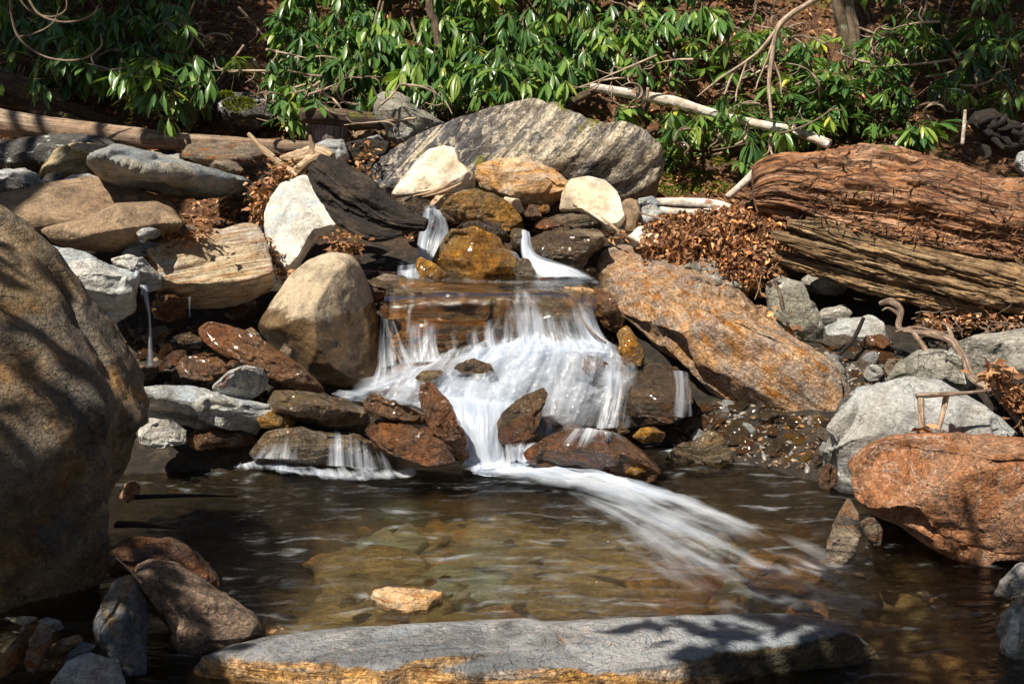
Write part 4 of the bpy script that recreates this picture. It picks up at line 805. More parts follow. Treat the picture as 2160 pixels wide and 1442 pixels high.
simple('fallen_log', 'long smooth barkless log lying across the upper left', 'log', [limb([(-200, 215, 6.9), (0, 257, 6.75), (150, 276, 6.65), (350, 296, 6.55), (520, 306, 6.5), (660, 312, 6.5)], [26, 28, 24, 22, 17, 15, 13], nu=48, nv=260, amp=.07, grain=.02, seed=3)], W_['log'])
simple('decayed_log', 'dark mossy decayed log behind the long smooth one', 'log', [limb([(-200, 130, 7.4), (0, 190, 7.2), (120, 222, 7.1), (250, 262, 7.0)], [50, 42, 24, 6], nu=90, nv=260, amp=.15, grain=.12, gfreq=3, step=.12, seed=8), limb([(60, 238, 7.0), (130, 248, 6.95), (200, 262, 6.9)], [6, 12, 3], nu=24, nv=60, amp=.1, grain=.1, seed=9)], W_['darklog'])
simple('short_log', 'short dark log resting on a grey stump', 'log', [limb([(634, 244, 6.55), (700, 246, 6.6), (780, 254, 6.65), (850, 262, 6.75)], [16, 17, 17, 16], nu=40, nv=120, amp=.08, grain=.04, seed=12)], W_['darklog'])
simple('stump', 'grey purple sawn stump beneath the short dark log', 'stump', [limb([(688, 262, 6.7), (686, 300, 6.7), (682, 350, 6.7)], [44, 42, 48], nu=60, nv=60, amp=.08, grain=.05, seed=13)], W_['stump'])
simple('broken_stump', 'small grey forked broken stump above the speckled boulder', 'stump', [limb([(905, 200, 6.95), (915, 220, 6.95), (925, 246, 6.95)], [3, 8, 13], nu=20, nv=30, amp=.2, grain=.2, gfreq=2, seed=14), limb([(934, 190, 6.95), (932, 215, 6.95), (928, 246, 6.95)], [3, 7, 10], nu=20, nv=30, amp=.2, grain=.2, gfreq=2, seed=15)], W_['stump'])

# gnarled driftwood with its pale root end
dr = thing('driftwood', tuple(at(780, 450, 5.3)), 'gnarled black hollow driftwood with a pale root fork at its upper end', 'driftwood')
V, F, uv = join([limb([(668, 350, 5.42), (700, 372, 5.38), (760, 420, 5.30), (830, 460, 5.25), (900, 474, 5.22)], [24, 42, 46, 32, 14], nu=140, nv=240, amp=.34, grain=.2, gfreq=2.2, step=.28, flat=.7, roll=.4, seed=21),
                 limb([(672, 332, 5.5), (730, 362, 5.45), (790, 405, 5.38), (850, 452, 5.3)], [10, 17, 17, 10], nu=50, nv=130, amp=.22, grain=.13, gfreq=2, flat=.5, roll=.9, seed=22),
                 limb([(680, 410, 5.35), (720, 450, 5.28), (790, 490, 5.22), (850, 490, 5.2)], [12, 28, 30, 10], nu=60, nv=130, amp=.25, grain=.13, gfreq=2, flat=.6, roll=.2, seed=23)])
build_q('hollow_body', V, F, W_['drift'], dr, uv, loc=tuple(V.mean(0)))
V, F, uv = join([limb([(524, 282, 5.62), (552, 312, 5.6), (590, 345, 5.58), (625, 375, 5.55)], [4, 7, 8, 9], nu=20, nv=60, amp=.15, seed=24),
                 limb([(592, 334, 5.62), (630, 330, 5.6), (670, 322, 5.58), (700, 335, 5.55)], [5, 13, 17, 14], nu=40, nv=80, amp=.25, grain=.1, seed=25),
                 limb([(654, 285, 5.56), (657, 305, 5.56), (662, 325, 5.56)], [2.5, 6, 9], nu=16, nv=30, amp=.15, seed=26),
                 limb([(625, 362, 5.56), (655, 340, 5.56), (680, 328, 5.56)], [10, 12, 10], nu=24, nv=40, amp=.25, seed=27),
                 limb([(600, 380, 5.55), (618, 365, 5.57), (640, 350, 5.57)], [5, 8, 9], nu=20, nv=30, amp=.25, seed=28)])
build_q('root_fork', V, F, W_['pale'], dr, uv, loc=tuple(V.mean(0)))
simple('splintered_branch', 'two orange splinters of wood on the white peaked rock', 'branch', [limb([(872, 414, 5.72), (915, 404, 5.7), (960, 380, 5.7)], [3, 7, 3], nu=14, nv=40, amp=.2, grain=.15, flat=.6, seed=31), limb([(890, 416, 5.7), (930, 406, 5.68), (974, 386, 5.68)], [2, 5, 3], nu=14, nv=40, amp=.2, grain=.15, flat=.6, seed=32)], W_['pale'])
simple('birch_branch', 'pale birch branch lying diagonally over the leafy slope', 'branch', [limb([(1245, 183, 6.9), (1330, 198, 6.9), (1420, 215, 6.85), (1500, 238, 6.8), (1600, 262, 6.7), (1680, 278, 6.6), (1750, 305, 6.5)], [8, 10, 12, 9, 9, 10, 10], nu=24, nv=200, amp=.06, seed=33)], W_['birch'])
simple('broken_branch', 'dark brown snapped branch under the birch branch end', 'branch', [limb([(1262, 190, 6.95), (1225, 205, 6.9), (1160, 240, 6.85)], [7, 9, 9], nu=20, nv=70, amp=.06, seed=34)], W_['darklog'])
simple('pale_log', 'peeled pale log lying behind the leaf pile', 'log', [limb([(1385, 428, 5.9), (1440, 428, 5.9), (1500, 432, 5.88), (1540, 440, 5.85)], [10, 11, 12, 10], nu=30, nv=80, amp=.07, seed=35)], W_['birch'])
simple('birch_log', 'lower birch log just in front of the peeled pale one', 'log', [limb([(1380, 444, 5.75), (1450, 449, 5.75), (1530, 447, 5.75)], [9, 9, 9], nu=30, nv=80, amp=.07, seed=36)], W_['birch'])
simple('fallen_branch', 'weathered branch slanting up to the end of the rotten log', 'branch', [limb([(1535, 415, 6.0), (1575, 380, 6.1), (1600, 350, 6.2)], [7, 8, 6], nu=16, nv=50, amp=.08, seed=37)], W_['birch'])
# trunk of the tree at the top right
tr = thing('tree', tuple(hill(1795, 130)), 'twin stemmed lichen spotted tree rising from the slope', 'tree')
V, F, uv = join([limb([(1798, 140, 7.7), (1785, 60, 7.7), (1775, 0, 7.7), (1765, -200, 7.8), (1750, -600, 7.9)], [24, 19, 20, 19, 12], nu=30, nv=160, amp=.06, grain=.05, seed=38), limb([(1806, 140, 7.6), (1800, 60, 7.62), (1792, 0, 7.64), (1800, -200, 7.7), (1840, -600, 7.7)], [14, 12, 9, 9, 6], nu=24, nv=140, amp=.06, seed=39)])
build_q('trunk', V, F, W_['trunk'], tr, uv, loc=tuple(V.mean(0)))
simple('slender_trunk', 'slender brown speckled trunk among the bright leaves', 'tree', [limb([(926, 95, 7.3), (918, 50, 7.3), (905, -10, 7.3), (900, -300, 7.4)], [8, 9, 8, 6], nu=16, nv=90, amp=.06, seed=40)], W_['stem'])
# root plate at the right
rp = []
rs = np.random.RandomState(5)
rp.append(limb([(2160, 300, 6.3), (2120, 290, 6.25), (2080, 262, 6.2), (2050, 250, 6.2)], [30, 34, 30, 14], nu=50, nv=90, amp=.3, grain=.15, seed=41))
for i in range(9):
    x0, y0 = 2090 + rs.normal() * 20, 275 + rs.normal() * 15; a_ = rs.uniform(0, 6.28); l = rs.uniform(50, 90)
    rp.append(limb([(x0, y0, 6.2), (x0 + math.cos(a_) * l * .5 + rs.normal() * 8, y0 + math.sin(a_) * l * .4, 6.12), (x0 + math.cos(a_) * l, y0 + math.sin(a_) * l * .6, 6.05 + rs.rand() * .2)], [9, 6, 2], nu=12, nv=40, amp=.15, seed=42 + i))
simple('root_plate', 'tangled upturned roots in the shade behind the rotten log', 'roots', rp, W_['drift'])
simple('dead_branch', 'short white dead stick upright beside the upturned roots', 'branch', [limb([(2036, 232, 6.1), (2034, 262, 6.1), (2030, 305, 6.1)], [3, 4, 4], nu=10, nv=20, amp=.1, seed=55)], W_['birch'])
# twisted root
simple('twisted_root', 'twisted grey brown root winding down between the boulders', 'root', [
    limb([(1856, 640, 4.75), (1880, 636, 4.72), (1900, 655, 4.7), (1896, 690, 4.68), (1925, 700, 4.6), (1975, 706, 4.5), (2010, 722, 4.42), (2035, 760, 4.3), (2052, 800, 4.22), (2090, 820, 4.15), (2120, 850, 4.1), (2150, 890, 4.05), (2180, 940, 4.0)], [5, 8, 7, 6, 6, 8, 9, 9, 8, 8, 8, 7, 7], nu=18, nv=300, amp=.15, seed=60),
    limb([(1925, 700, 4.6), (1945, 725, 4.5), (1960, 745, 4.45), (2000, 760, 4.4), (2020, 765, 4.4)], [5, 5, 5, 4, 3], nu=12, nv=80, amp=.15, seed=61),
    limb([(1900, 665, 4.7), (1875, 650, 4.72), (1860, 655, 4.72)], [5, 3, 1], nu=10, nv=30, amp=.1, seed=62),
    limb([(2010, 722, 4.42), (2000, 690, 4.5), (1985, 680, 4.55)], [6, 4, 2], nu=10, nv=30, amp=.1, seed=63),
    limb([(1890, 700, 4.65), (1930, 690, 4.62), (1990, 700, 4.6), (2030, 696, 4.6)], [3, 3, 2, 1], nu=8, nv=50, amp=.1, seed=64)], W_['root'])
simple('wet_branch', 'dark shiny curved branch in the pocket under the log', 'branch', [limb([(1770, 748, 4.75), (1800, 715, 4.75), (1822, 670, 4.78)], [4, 5, 4], nu=12, nv=50, amp=.1, seed=65)], W_['drift'])
# stick bench on the grey boulder
bs = thing('stick_frame', tuple(at(1970, 905, 3.68)), 'flat weathered stick propped level across two upright twigs', 'sticks')
V, F, uv = limb([(1933, 834, 3.66), (1960, 833, 3.66), (2030, 829, 3.68), (2092, 823, 3.7)], [6, 6, 4.5, 1.5], nu=16, nv=60, amp=.08, seed=70); build_q('top_stick', V, F, W_['root'], bs, uv, loc=tuple(V.mean(0)))
V, F, uv = limb([(1942, 838, 3.66), (1943, 870, 3.65), (1946, 915, 3.64)], [7.5, 7, 8], nu=16, nv=40, amp=.05, seed=71); build_q('upright_twig', V, F, W_['twig'], bs, uv, loc=tuple(V.mean(0)))
V, F, uv = limb([(1996, 832, 3.69), (1990, 865, 3.68), (1978, 908, 3.66)], [7, 6, 6], nu=16, nv=40, amp=.05, seed=72); build_q('upright_twig', V, F, W_['twig'], bs, uv, loc=tuple(V.mean(0)))
simple('twig', 'knotty orange twig dipping into the spray beside the ledge', 'twig', [limb([(1226, 668, 4.70), (1240, 690, 4.66), (1262, 712, 4.62), (1278, 722, 4.6)], [1.5, 2.6, 2.4, 2], nu=10, nv=40, amp=.2, seed=73)], W_['root'])
simple('twig', 'thin bare twig hanging against the tall grey stone', 'twig', [limb([(1632, 588, 4.85), (1645, 620, 4.85), (1652, 652, 4.85)], [2.5, 4, 4.5], nu=10, nv=30, amp=.1, seed=74)], W_['root'])
simple('twig', 'pair of thin crossed straws below the leaf pile', 'twig', [limb([(1590, 575, 4.95), (1600, 600, 4.95), (1608, 628, 4.95)], [1, 1, 1], nu=6, nv=12), limb([(1606, 580, 4.95), (1600, 610, 4.95), (1592, 632, 4.95)], [1, 1, 1], nu=6, nv=12)], W_['pale'])
simple('twig', 'thin yellow tipped twig on the speckled brown stone', 'twig', [limb([(246, 1176, 2.75), (272, 1200, 2.72), (298, 1229, 2.68)], [1.5, 2, 3], nu=8, nv=20)], W_['pale'])
simple('twig', 'grey twig lying across the top of the leaf pile', 'twig', [limb([(1345, 448, 5.45), (1390, 460, 5.4), (1418, 470, 5.35)], [2, 2.5, 2], nu=8, nv=20)], W_['root'])
simple('twig', 'pale slanted stick between white rock and orange boulder', 'twig', [limb([(1268, 458, 5.45), (1290, 475, 5.4), (1308, 490, 5.35)], [1.5, 3, 3], nu=8, nv=20)], W_['pale'])
simple('twig', 'black submerged branch poking out from behind left boulder', 'branch', [limb([(285, 1048, 3.62), (340, 1046, 3.62), (420, 1045, 3.62), (505, 1047, 3.62)], [6, 5, 4, 1], nu=12, nv=40, amp=.1)], W_['drift'])
simple('bark_slab', 'blue black wet wood wedge in the pool by left boulder', 'wood', [limb([(245, 1105, 3.3), (300, 1106, 3.3), (375, 1116, 3.3)], [16, 13, 1], nu=24, nv=50, flat=.4, amp=.1)], W_['drift'])
# bare arching stems, upper left and the forked branch at right
rs = np.random.RandomState(9)
simple('arching_stem', 'long bare pinkish stem looping down at upper left', 'branch', [limb([(20, -40, 6.2), (22, 20, 6.2), (40, 80, 6.2), (90, 118, 6.2), (140, 128, 6.2), (180, 122, 6.2), (212, 100, 6.2), (213, 72, 6.2)], [2.2, 2.4, 2.4, 2.4, 2.2, 2, 2, 1.5], nu=8, nv=120, amp=.05), limb([(50, -20, 6.3), (80, 28, 6.3), (120, 45, 6.3), (160, 45, 6.3), (195, 30, 6.3), (208, 10, 6.3)], [2.4, 2.4, 2.2, 2, 2, 1.4], nu=8, nv=90, amp=.05), limb([(42, 78, 6.25), (80, 68, 6.25), (112, 48, 6.25), (126, 14, 6.25)], [2, 2, 1.6, 1], nu=8, nv=60), limb([(30, -20, 6.4), (60, 20, 6.4), (105, 36, 6.4), (138, 22, 6.4), (140, -10, 6.4)], [2, 2, 2, 2, 1.5], nu=8, nv=60)], W_['root'])
fb = [limb([(1710, 5, 6.7), (1670, 30, 6.7), (1640, 60, 6.7), (1630, 110, 6.7), (1622, 180, 6.65), (1628, 252, 6.6)], [5, 6, 6, 5, 4, 3], nu=10, nv=120, amp=.06),
      limb([(1640, 60, 6.7), (1600, 110, 6.7), (1550, 150, 6.7), (1528, 200, 6.65)], [4.5, 3.5, 3, 2], nu=8, nv=80), limb([(1636, 70, 6.7), (1620, 120, 6.7), (1600, 170, 6.7), (1594, 190, 6.65)], [3, 2.5, 2, 1], nu=8, nv=60),
      limb([(1575, 130, 6.7), (1520, 165, 6.68), (1470, 205, 6.65)], [3, 2.4, 1.2], nu=8, nv=60), limb([(1630, 125, 6.7), (1645, 165, 6.68), (1648, 200, 6.65)], [2.5, 2, 1], nu=8, nv=50), limb([(1575, 130, 6.7), (1555, 190, 6.66), (1552, 215, 6.62)], [2.2, 2, 1], nu=8, nv=50),
      limb([(1710, 5, 6.7), (1760, -20, 6.7), (1850, -80, 6.8)], [5, 6, 7], nu=8, nv=50)]
simple('forked_branch', 'bare forked branch hanging over the slope at upper right', 'branch', fb, W_['twig'])
for i in range(120):
    rgn = [(250, 640, 0, 180), (1150, 1650, 20, 330), (1650, 2160, 20, 300), (0, 450, 60, 260), (600, 900, 150, 260)][[0, 1, 1, 2, 2, 3, 4, 1][i % 8]]
    px, py = rs.uniform(rgn[0], rgn[1]), rs.uniform(rgn[2], rgn[3]); p = hill(px, py); Y = p[1] - (rs.uniform(.03, .3) if i % 2 else rs.uniform(.35, .9))
    a_ = rs.uniform(-1.2, 1.2) + (math.pi if rs.rand() < .5 else 0); l = rs.uniform(60, 190); b_ = rs.normal() * .9
    q = [(px, py, Y)]
    for s_ in range(4): a_ += b_ * .5; q.append((q[-1][0] + math.cos(a_) * l / 4, q[-1][1] + math.sin(a_) * l / 4 * .8, Y + rs.normal() * .04))
    pr = [limb(q, [3.2, 2.7, 2.2, 1.7, .9], nu=6, nv=30, amp=.08, seed=i)]
    for s_ in (1, 2, 3):
        aa = a_ + rs.normal() * 1.2; x0, y0 = q[s_][0], q[s_][1]
        pr.append(limb([(x0, y0, q[s_][2]), (x0 + math.cos(aa) * l * .15, y0 + math.sin(aa) * l * .12, Y), (x0 + math.cos(aa + .4) * l * .3, y0 + math.sin(aa + .4) * l * .25, Y)], [1.9, 1.4, .8], nu=5, nv=14))
    simple('bare_twig', 'thin bare forking twig tangled on the leafy slope', 'twig', pr, W_['twig'] if i % 3 else W_['root'], 'bare twigs on the slope')
rs = np.random.RandomState(19)
for i in range(22):
    x0, y0 = rs.uniform(1900, 2150), rs.uniform(660, 700); q = [(x0, y0, 4.9)]; a_ = rs.uniform(-.6, 1.6)
    for s_ in range(5): a_ += rs.normal() * .8; q.append((q[-1][0] + math.cos(a_) * 16, q[-1][1] + math.sin(a_) * 10, 4.9 - .05 * s_ + rs.normal() * .02))
    simple('rootlet', 'thin bare rootlet in the tangle below the rotten log', 'root', [limb(q, [1.8, 1.6, 1.4, 1.2, 1, .6], nu=6, nv=30, amp=.1)], W_['root'], 'rootlets below the rotten log')
# ---------------------------------------------------------------- leaves
def leaf_mat(name, c0, c1, c2, rough=.35, trans=.25, rib=(.28, .34, .10)):
    t = NT(name); r = t.attr('rnd'); uv = t.coord('UV')
    col = t.ramp(r, [(0, c0), (.5, c1), (.93, c2), (1.0, (c2[0] * 1.8 + .08, c2[1] * 1.3 + .03, c2[2]))])
    sx = t.n.new('ShaderNodeSeparateXYZ'); t.l.new(uv, sx.inputs[0])
    mid = t.rng(t.math('ABSOLUTE', sx.outputs[0]), .03, .10, 1, 0)
    if rib: col = t.mix(t.math('MULTIPLY', mid, .6), col, rib)
    t.lk(col, t.bsdf.inputs['Base Color']); t.bsdf.inputs['Roughness'].default_value = rough
    tr = t.n.new('ShaderNodeBsdfTranslucent'); tc = t.mix(1.0, col, (1.3, 1.5, .5), 'MULTIPLY'); t.lk(tc, tr.inputs[0])
    mx = t.n.new('ShaderNodeMixShader'); mx.inputs[0].default_value = trans
    t.lk(t.bsdf.outputs[0], mx.inputs[1]); t.lk(tr.outputs[0], mx.inputs[2]); t.lk(mx.outputs[0], t.out.inputs[0])
    return t.m
L_rh = leaf_mat('rhododendron_leaf', (.035, .095, .030), (.095, .20, .040), (.25, .34, .055), rough=.33, trans=.22)
L_dead = leaf_mat('dead_leaf', (.11, .045, .02), (.33, .145, .06), (.52, .32, .17), rough=.7, trans=.15, rib=None)
L_can = leaf_mat('canopy_leaf', (.03, .06, .02), (.05, .10, .02), (.08, .14, .03), trans=.2)
TY = np.array([0, .12, .3, .55, .8, 1.0]); TW = np.array([.05, .07, .62, 1.0, .74, .03])
LT = np.array([(x, y, w_) for y, w_ in zip(TY, TW) for x in (-1, 0, 1)])
LF = np.array([(j * 3 + i, j * 3 + i + 1, (j + 1) * 3 + i + 1, (j + 1) * 3 + i) for j in range(5) for i in range(2)])
DY = np.array([0, .5, 1.0]); DW = np.array([.15, 1, .1])
DT = np.array([(x, y, w_) for y, w_ in zip(DY, DW) for x in (-1, 0, 1)])
DF = np.array([(j * 3 + i, j * 3 + i + 1, (j + 1) * 3 + i + 1, (j + 1) * 3 + i) for j in range(2) for i in range(2)])
def leaves(O, D, N, L, Wd, bend, fold, T=LT, TF=LF, r=None):
    n = len(O); D = D / np.linalg.norm(D, axis=1)[:, None]
    N = N - D * (N * D).sum(1)[:, None]; N = N / (np.linalg.norm(N, axis=1)[:, None] + 1e-9); Sd = np.cross(D, N)
    x, y, w_ = T[:, 0], T[:, 1], T[:, 2]
    P = O[:, None] + D[:, None] * (y[None, :, None] * L[:, None, None]) - N[:, None] * ((y ** 2)[None, :, None] * (bend * L)[:, None, None]) \
        + Sd[:, None] * ((x * w_)[None, :, None] * Wd[:, None, None] / 2) + N[:, None] * ((np.abs(x) * w_)[None, :, None] * (fold * Wd)[:, None, None])
    F = (TF[None] + (np.arange(n) * len(T))[:, None, None]).reshape(-1, 4)
    uv = np.tile(np.stack([x * w_, y], 1), (n, 1)); rr = np.repeat(r if r is not None else rng.rand(n), len(T))
    return P.reshape(-1, 3), F, uv, rr
def whorl_leaves(Pts, rs, size=1.0, droop=(.35, 1.35)):
    O, D, N, L, Wd, B, Fo, Rr = [], [], [], [], [], [], [], []
    for p in Pts:
        ws = rs.uniform(.65, 1.15); n = rs.randint(6, 12); a0 = rs.rand() * 6.28; dr_ = rs.uniform(*droop); tilt = rs.normal(size=3) * .25; tilt[1] -= .25; base = rs.rand() ** 1.2 * .85
        for k in range(n):
            a = a0 + k * 2.39996; dd = dr_ + rs.normal() * .22
            d = np.array([math.cos(a) * math.cos(dd), math.sin(a) * math.cos(dd), -math.sin(dd)]) + tilt
            O.append(p + rs.normal(size=3) * .006); D.append(d); N.append(np.array([math.cos(a) * .4, math.sin(a) * .4, 1]) + rs.normal(size=3) * .2)
            l = rs.uniform(.105, .18) * size * ws; L.append(l); Wd.append(l * rs.uniform(.21, .30)); B.append(rs.uniform(.05, .35)); Fo.append(rs.uniform(.02, .28)); Rr.append(np.clip(base + rs.normal() * .13, 0, 1))
    return leaves(*map(np.array, (O, D, N, L, Wd, B, Fo)), r=np.array(Rr))
def shrub(label, regs, root_px, seed, group='rhododendron shrubs on the slope', size=1.0, droop=(.35, 1.35), yo=(.1, .8), dn=1.7):
    """regs: list of (cx, cy, rx, ry, n) ellipses of the picture in which its leaf whorls hang, between the slope and yo in front."""
    rs = np.random.RandomState(seed); W = []
    for cx, cy, rx, ry, n in regs:
        for _ in range(int(n * dn)):
            while True:
                a, b = rs.uniform(-1, 1, 2)
                if a * a + b * b < 1: break
            px, py = cx + a * rx, cy + b * ry
            if -80 < py: p = hill(px, max(py, -60)); yb = p[1]
            else: yb = hill(px, -60)[1]
            W.append(at(px, py, min(yb, 8.6) - rs.uniform(*yo)))
    W = np.array(W); root = hill(*root_px); o = thing('rhododendron', tuple(root), label, 'shrub', group)
    V, F, uv, rr = whorl_leaves(W, rs, size, droop); build('foliage', V, F, L_rh, o, tuple(W.mean(0)), uv, {'rnd': rr})
    k = max(3, len(W) // 9); cen = W[rs.choice(len(W), k, False)]
    for _ in range(4):
        lab = np.argmin(((W[:, None] - cen[None]) ** 2).sum(2), 1)
        cen = np.array([W[lab == i].mean(0) if (lab == i).any() else cen[i] for i in range(k)])
    prt = []; low = np.array([0, .12, -.14])
    for i in range(k):
        c = cen[i] + low; mid = (root + c) / 2 + np.array([rs.normal() * .12, .05, rs.uniform(-.15, .2)])
        prt.append(tube_geo(np.array([root, mid, c]), [.016, .011, .007], nu=6, nv=22, amp=.1))
        for p in W[lab == i]:
            m_ = (c + p) / 2 + rs.normal(size=3) * .03 - np.array([0, 0, .03]); prt.append(tube_geo(np.array([c, m_, p]), [.005, .004, .003], nu=5, nv=8))
    V, F, uv = join(prt); build_q('stems', V, F, W_['stem'], o, uv, loc=tuple(V.mean(0)))
    return o
shrub('dense sunlit rhododendron left of the slender speckled trunk', [(690, 60, 120, 90, 66), (790, 110, 110, 100, 70), (640, 140, 70, 60, 18), (700, -90, 150, 80, 40)], (760, 235), 1)
shrub('bright green rhododendron right of the slender speckled trunk', [(1000, 60, 110, 90, 62), (930, 150, 120, 60, 56), (1060, 150, 70, 50, 20), (950, -90, 150, 80, 40)], (960, 215), 2)
shrub('lush rhododendron hanging above the right of the speckled boulder', [(1190, 60, 100, 80, 56), (1130, 150, 70, 50, 24), (1200, 150, 40, 30, 10), (1200, -90, 150, 80, 40)], (1150, 200), 3)
shrub('small drooping rhododendron sprigs left of the grey stump', [(620, 215, 55, 40, 16), (600, 165, 40, 30, 6)], (640, 260), 4, size=.85)
shrub('shaded rhododendron in the far upper left corner', [(90, 60, 130, 80, 34), (60, 150, 110, 40, 10), (100, -80, 160, 70, 34)], (90, 200), 5, yo=(.2, 1.0))
shrub('shaded rhododendron over the dark hollow at upper left', [(300, 60, 110, 80, 44), (360, 160, 90, 50, 24), (230, 160, 60, 40, 10), (330, -80, 160, 70, 40)], (330, 240), 6, yo=(.2, 1.0))
shrub('small rhododendron just above the long smooth log', [(360, 245, 40, 18, 4), (400, 205, 50, 20, 7), (480, 125, 25, 20, 4)], (400, 262), 7, size=.8)
shrub('loose rhododendron branch reaching over the leaf litter', [(1330, 60, 70, 70, 24), (1400, 30, 60, 30, 12), (1480, 30, 50, 25, 10), (1420, -90, 150, 70, 26)], (1390, 110), 8)
shrub('airy rhododendron among bare twigs at upper centre right', [(1540, 110, 90, 60, 20), (1400, 130, 60, 40, 12), (1620, 60, 50, 50, 14), (1580, -60, 120, 60, 20)], (1560, 190), 21, size=.85, dn=.8, droop=(.1, 1.0))
shrub('single drooping rhododendron spray beside the birch branch', [(1312, 220, 6, 6, 2), (1316, 262, 5, 5, 1)], (1350, 260), 9, size=1.25, droop=(.7, 1.2), yo=(.3, .4))
shrub('low bright rhododendron growing along the birch branch', [(1450, 260, 60, 40, 16), (1540, 240, 60, 40, 18), (1600, 270, 60, 35, 14), (1420, 300, 40, 25, 6), (1560, 345, 22, 15, 2)], (1530, 330), 10, size=.85, dn=1.15, droop=(.1, .9))
shrub('dense rhododendron in front of the twin stemmed tree', [(1700, 200, 90, 60, 40), (1740, 120, 80, 50, 24), (1680, 260, 60, 25, 12)], (1720, 270), 11, size=.88, dn=1.25, droop=(.0, .9))
shrub('rhododendron right of the twin stemmed tree', [(1880, 130, 80, 70, 36), (1940, 60, 90, 50, 28), (1860, 220, 80, 45, 26), (2000, 190, 50, 40, 10), (1900, -80, 150, 70, 30)], (1880, 250), 12, size=.88, dn=.9, droop=(.0, 1.0))
shrub('large leaved rhododendron sprigs above the rotten log', [(1925, 270, 28, 14, 4), (1965, 262, 20, 10, 2)], (1940, 310), 13, size=1.2, droop=(.4, 1.1), yo=(.5, .7))
shrub('shaded rhododendron in the upper right corner', [(2110, 60, 60, 60, 12), (2080, 130, 70, 40, 8), (2140, 200, 30, 30, 4), (2100, -80, 120, 70, 20)], (2120, 220), 14, droop=(.2, 1.2))
shrub('tiny rhododendron seedlings on the mossy bank', [(1400, 330, 40, 20, 5), (1500, 300, 60, 20, 6), (1425, 290, 30, 10, 4)], (1440, 370), 15, size=.7, droop=(-.1, .5), yo=(.03, .12))
# leaf litter on the slope
def litter(name, P, size, rs, label=None, cat=None, curl=(.0, .5), up=.4):
    n = len(P); D = np.stack([rs.normal(size=n), rs.normal(size=n), rs.normal(size=n) * .5], 1); N = np.stack([rs.normal(size=n) * up, rs.normal(size=n) * up - .2, np.ones(n)], 1)
    L = rs.uniform(*size, n); V, F, uv, rr = leaves(P, D, N, L, L * rs.uniform(.3, .6, n), rs.uniform(*curl, n), rs.uniform(-.1, .5, n), DT, DF)
    o = build(name, V, F, L_dead, None, tuple(P.mean(0)), uv, {'rnd': rr}); o['kind'] = 'stuff'
    return o
rs = np.random.RandomState(77); n = 26000
lx = rs.uniform(-4.5, 5, n); ly = 6.0 + rs.rand(n) ** 1.2 * 3.4
litter('leaf_litter', np.stack([lx, ly, H(lx, ly) + rs.uniform(0, .03, n)], 1), (.025, .065), rs)
# pockets of dead leaves between the rocks
def pocket(poly, n, Y, sp, size=(.025, .05)):
    poly = np.array(poly, float); out = []
    while len(out) < n:
        i = rs.randint(len(poly) - 1); f = rs.rand(); px, py = poly[i] * (1 - f) + poly[i + 1] * f; out.append(at(px + rs.normal() * sp, py + rs.normal() * sp * .7, Y + rs.normal() * .03))
    return np.array(out)
for nm, P_, sz in [('dead_leaves', pocket([(700, 500), (740, 520), (720, 535)], 160, 5.12, 16), (.02, .04)), ('dead_leaves', pocket([(585, 350), (600, 370), (560, 400), (545, 440), (560, 470)], 420, 5.45, 15), (.025, .05)), ('dead_leaves', pocket([(350, 490), (400, 500), (440, 480), (335, 535), (280, 550)], 200, 4.85, 10), (.02, .045)),
                   ('dead_leaves', pocket([(565, 500), (578, 560), (590, 590), (625, 575)], 120, 5.1, 7), (.02, .04)), ('dead_leaves', pocket([(2090, 780), (2110, 800), (2150, 840), (2160, 880)], 200, 4.05, 14), (.03, .06)), ('dead_leaves', pocket([(1945, 690), (2010, 680), (2100, 680), (2160, 690)], 400, 4.95, 14), (.02, .05)),
                   ('dead_leaves', pocket([(1940, 905), (1960, 915), (1990, 910)], 16, 3.62, 7), (.03, .06)), ('dead_leaves', pocket([(1640, 720), (1680, 690), (1500, 560), (1470, 540)], 60, 4.85, 10), (.02, .05)), ('dead_leaves', pocket([(780, 310), (740, 380), (700, 400), (770, 360)], 260, 6.15, 14), (.02, .05)),
                   ('dead_leaves', pocket([(560, 1325), (580, 1328), (600, 1325)], 12, 2.85, 5), (.01, .025))]:
    litter(nm, P_, sz, rs, up=.9)
# the thick pile of dead leaves
n = 13000; a = rs.uniform(0, 6.28, n); zz = rs.uniform(-.6, 1, n); rr_ = np.sqrt(1 - np.clip(zz, -1, 1) ** 2)
pc = at(1510, 512, 5.36); Vp, Fp = ico(5)
Q = Vp * np.array([.29, .2, .135]); Q *= (1 + .34 * fbm(Vp * 2.2, 55, 4))[:, None]; Q[:, 2] += Q[:, 0] * .06
Q2 = Vp * np.array([.13, .13, .10]) * (1 + .3 * fbm(Vp * 2, 57, 3))[:, None] + (at(1585, 560, 5.2) - pc); Q3 = Vp * np.array([.10, .10, .07]) * (1 + .3 * fbm(Vp * 2, 58, 3))[:, None] + (at(1455, 545, 5.3) - pc)
Q = np.vstack([Q, Q2, Q3]); Vp = np.vstack([Vp] * 3); Fp = np.vstack([Fp, Fp + len(Fp) // 2 + 2, Fp + (len(Fp) // 2 + 2) * 2])
pile = thing('leaf_pile', tuple(pc), 'thick heap of brown dead leaves banked against the rotten log', 'leaf pile'); pile['kind'] = 'stuff'
tm = NT('leaf_mould'); tm.bsdf.inputs['Base Color'].default_value = (.06, .025, .012, 1); tm.bsdf.inputs['Roughness'].default_value = 1
b_ = build('leaf_mould', Q + pc, Fp, tm.m, pile, tuple(pc)); b_['kind'] = 'stuff'
idx = np.concatenate([rs.randint(0, len(Vp) // 3, n * 7 // 10), rs.randint(len(Vp) // 3, len(Vp), n - n * 7 // 10)]); P = Q[idx] + Vp[idx] * rs.uniform(0, .03, n)[:, None] + pc
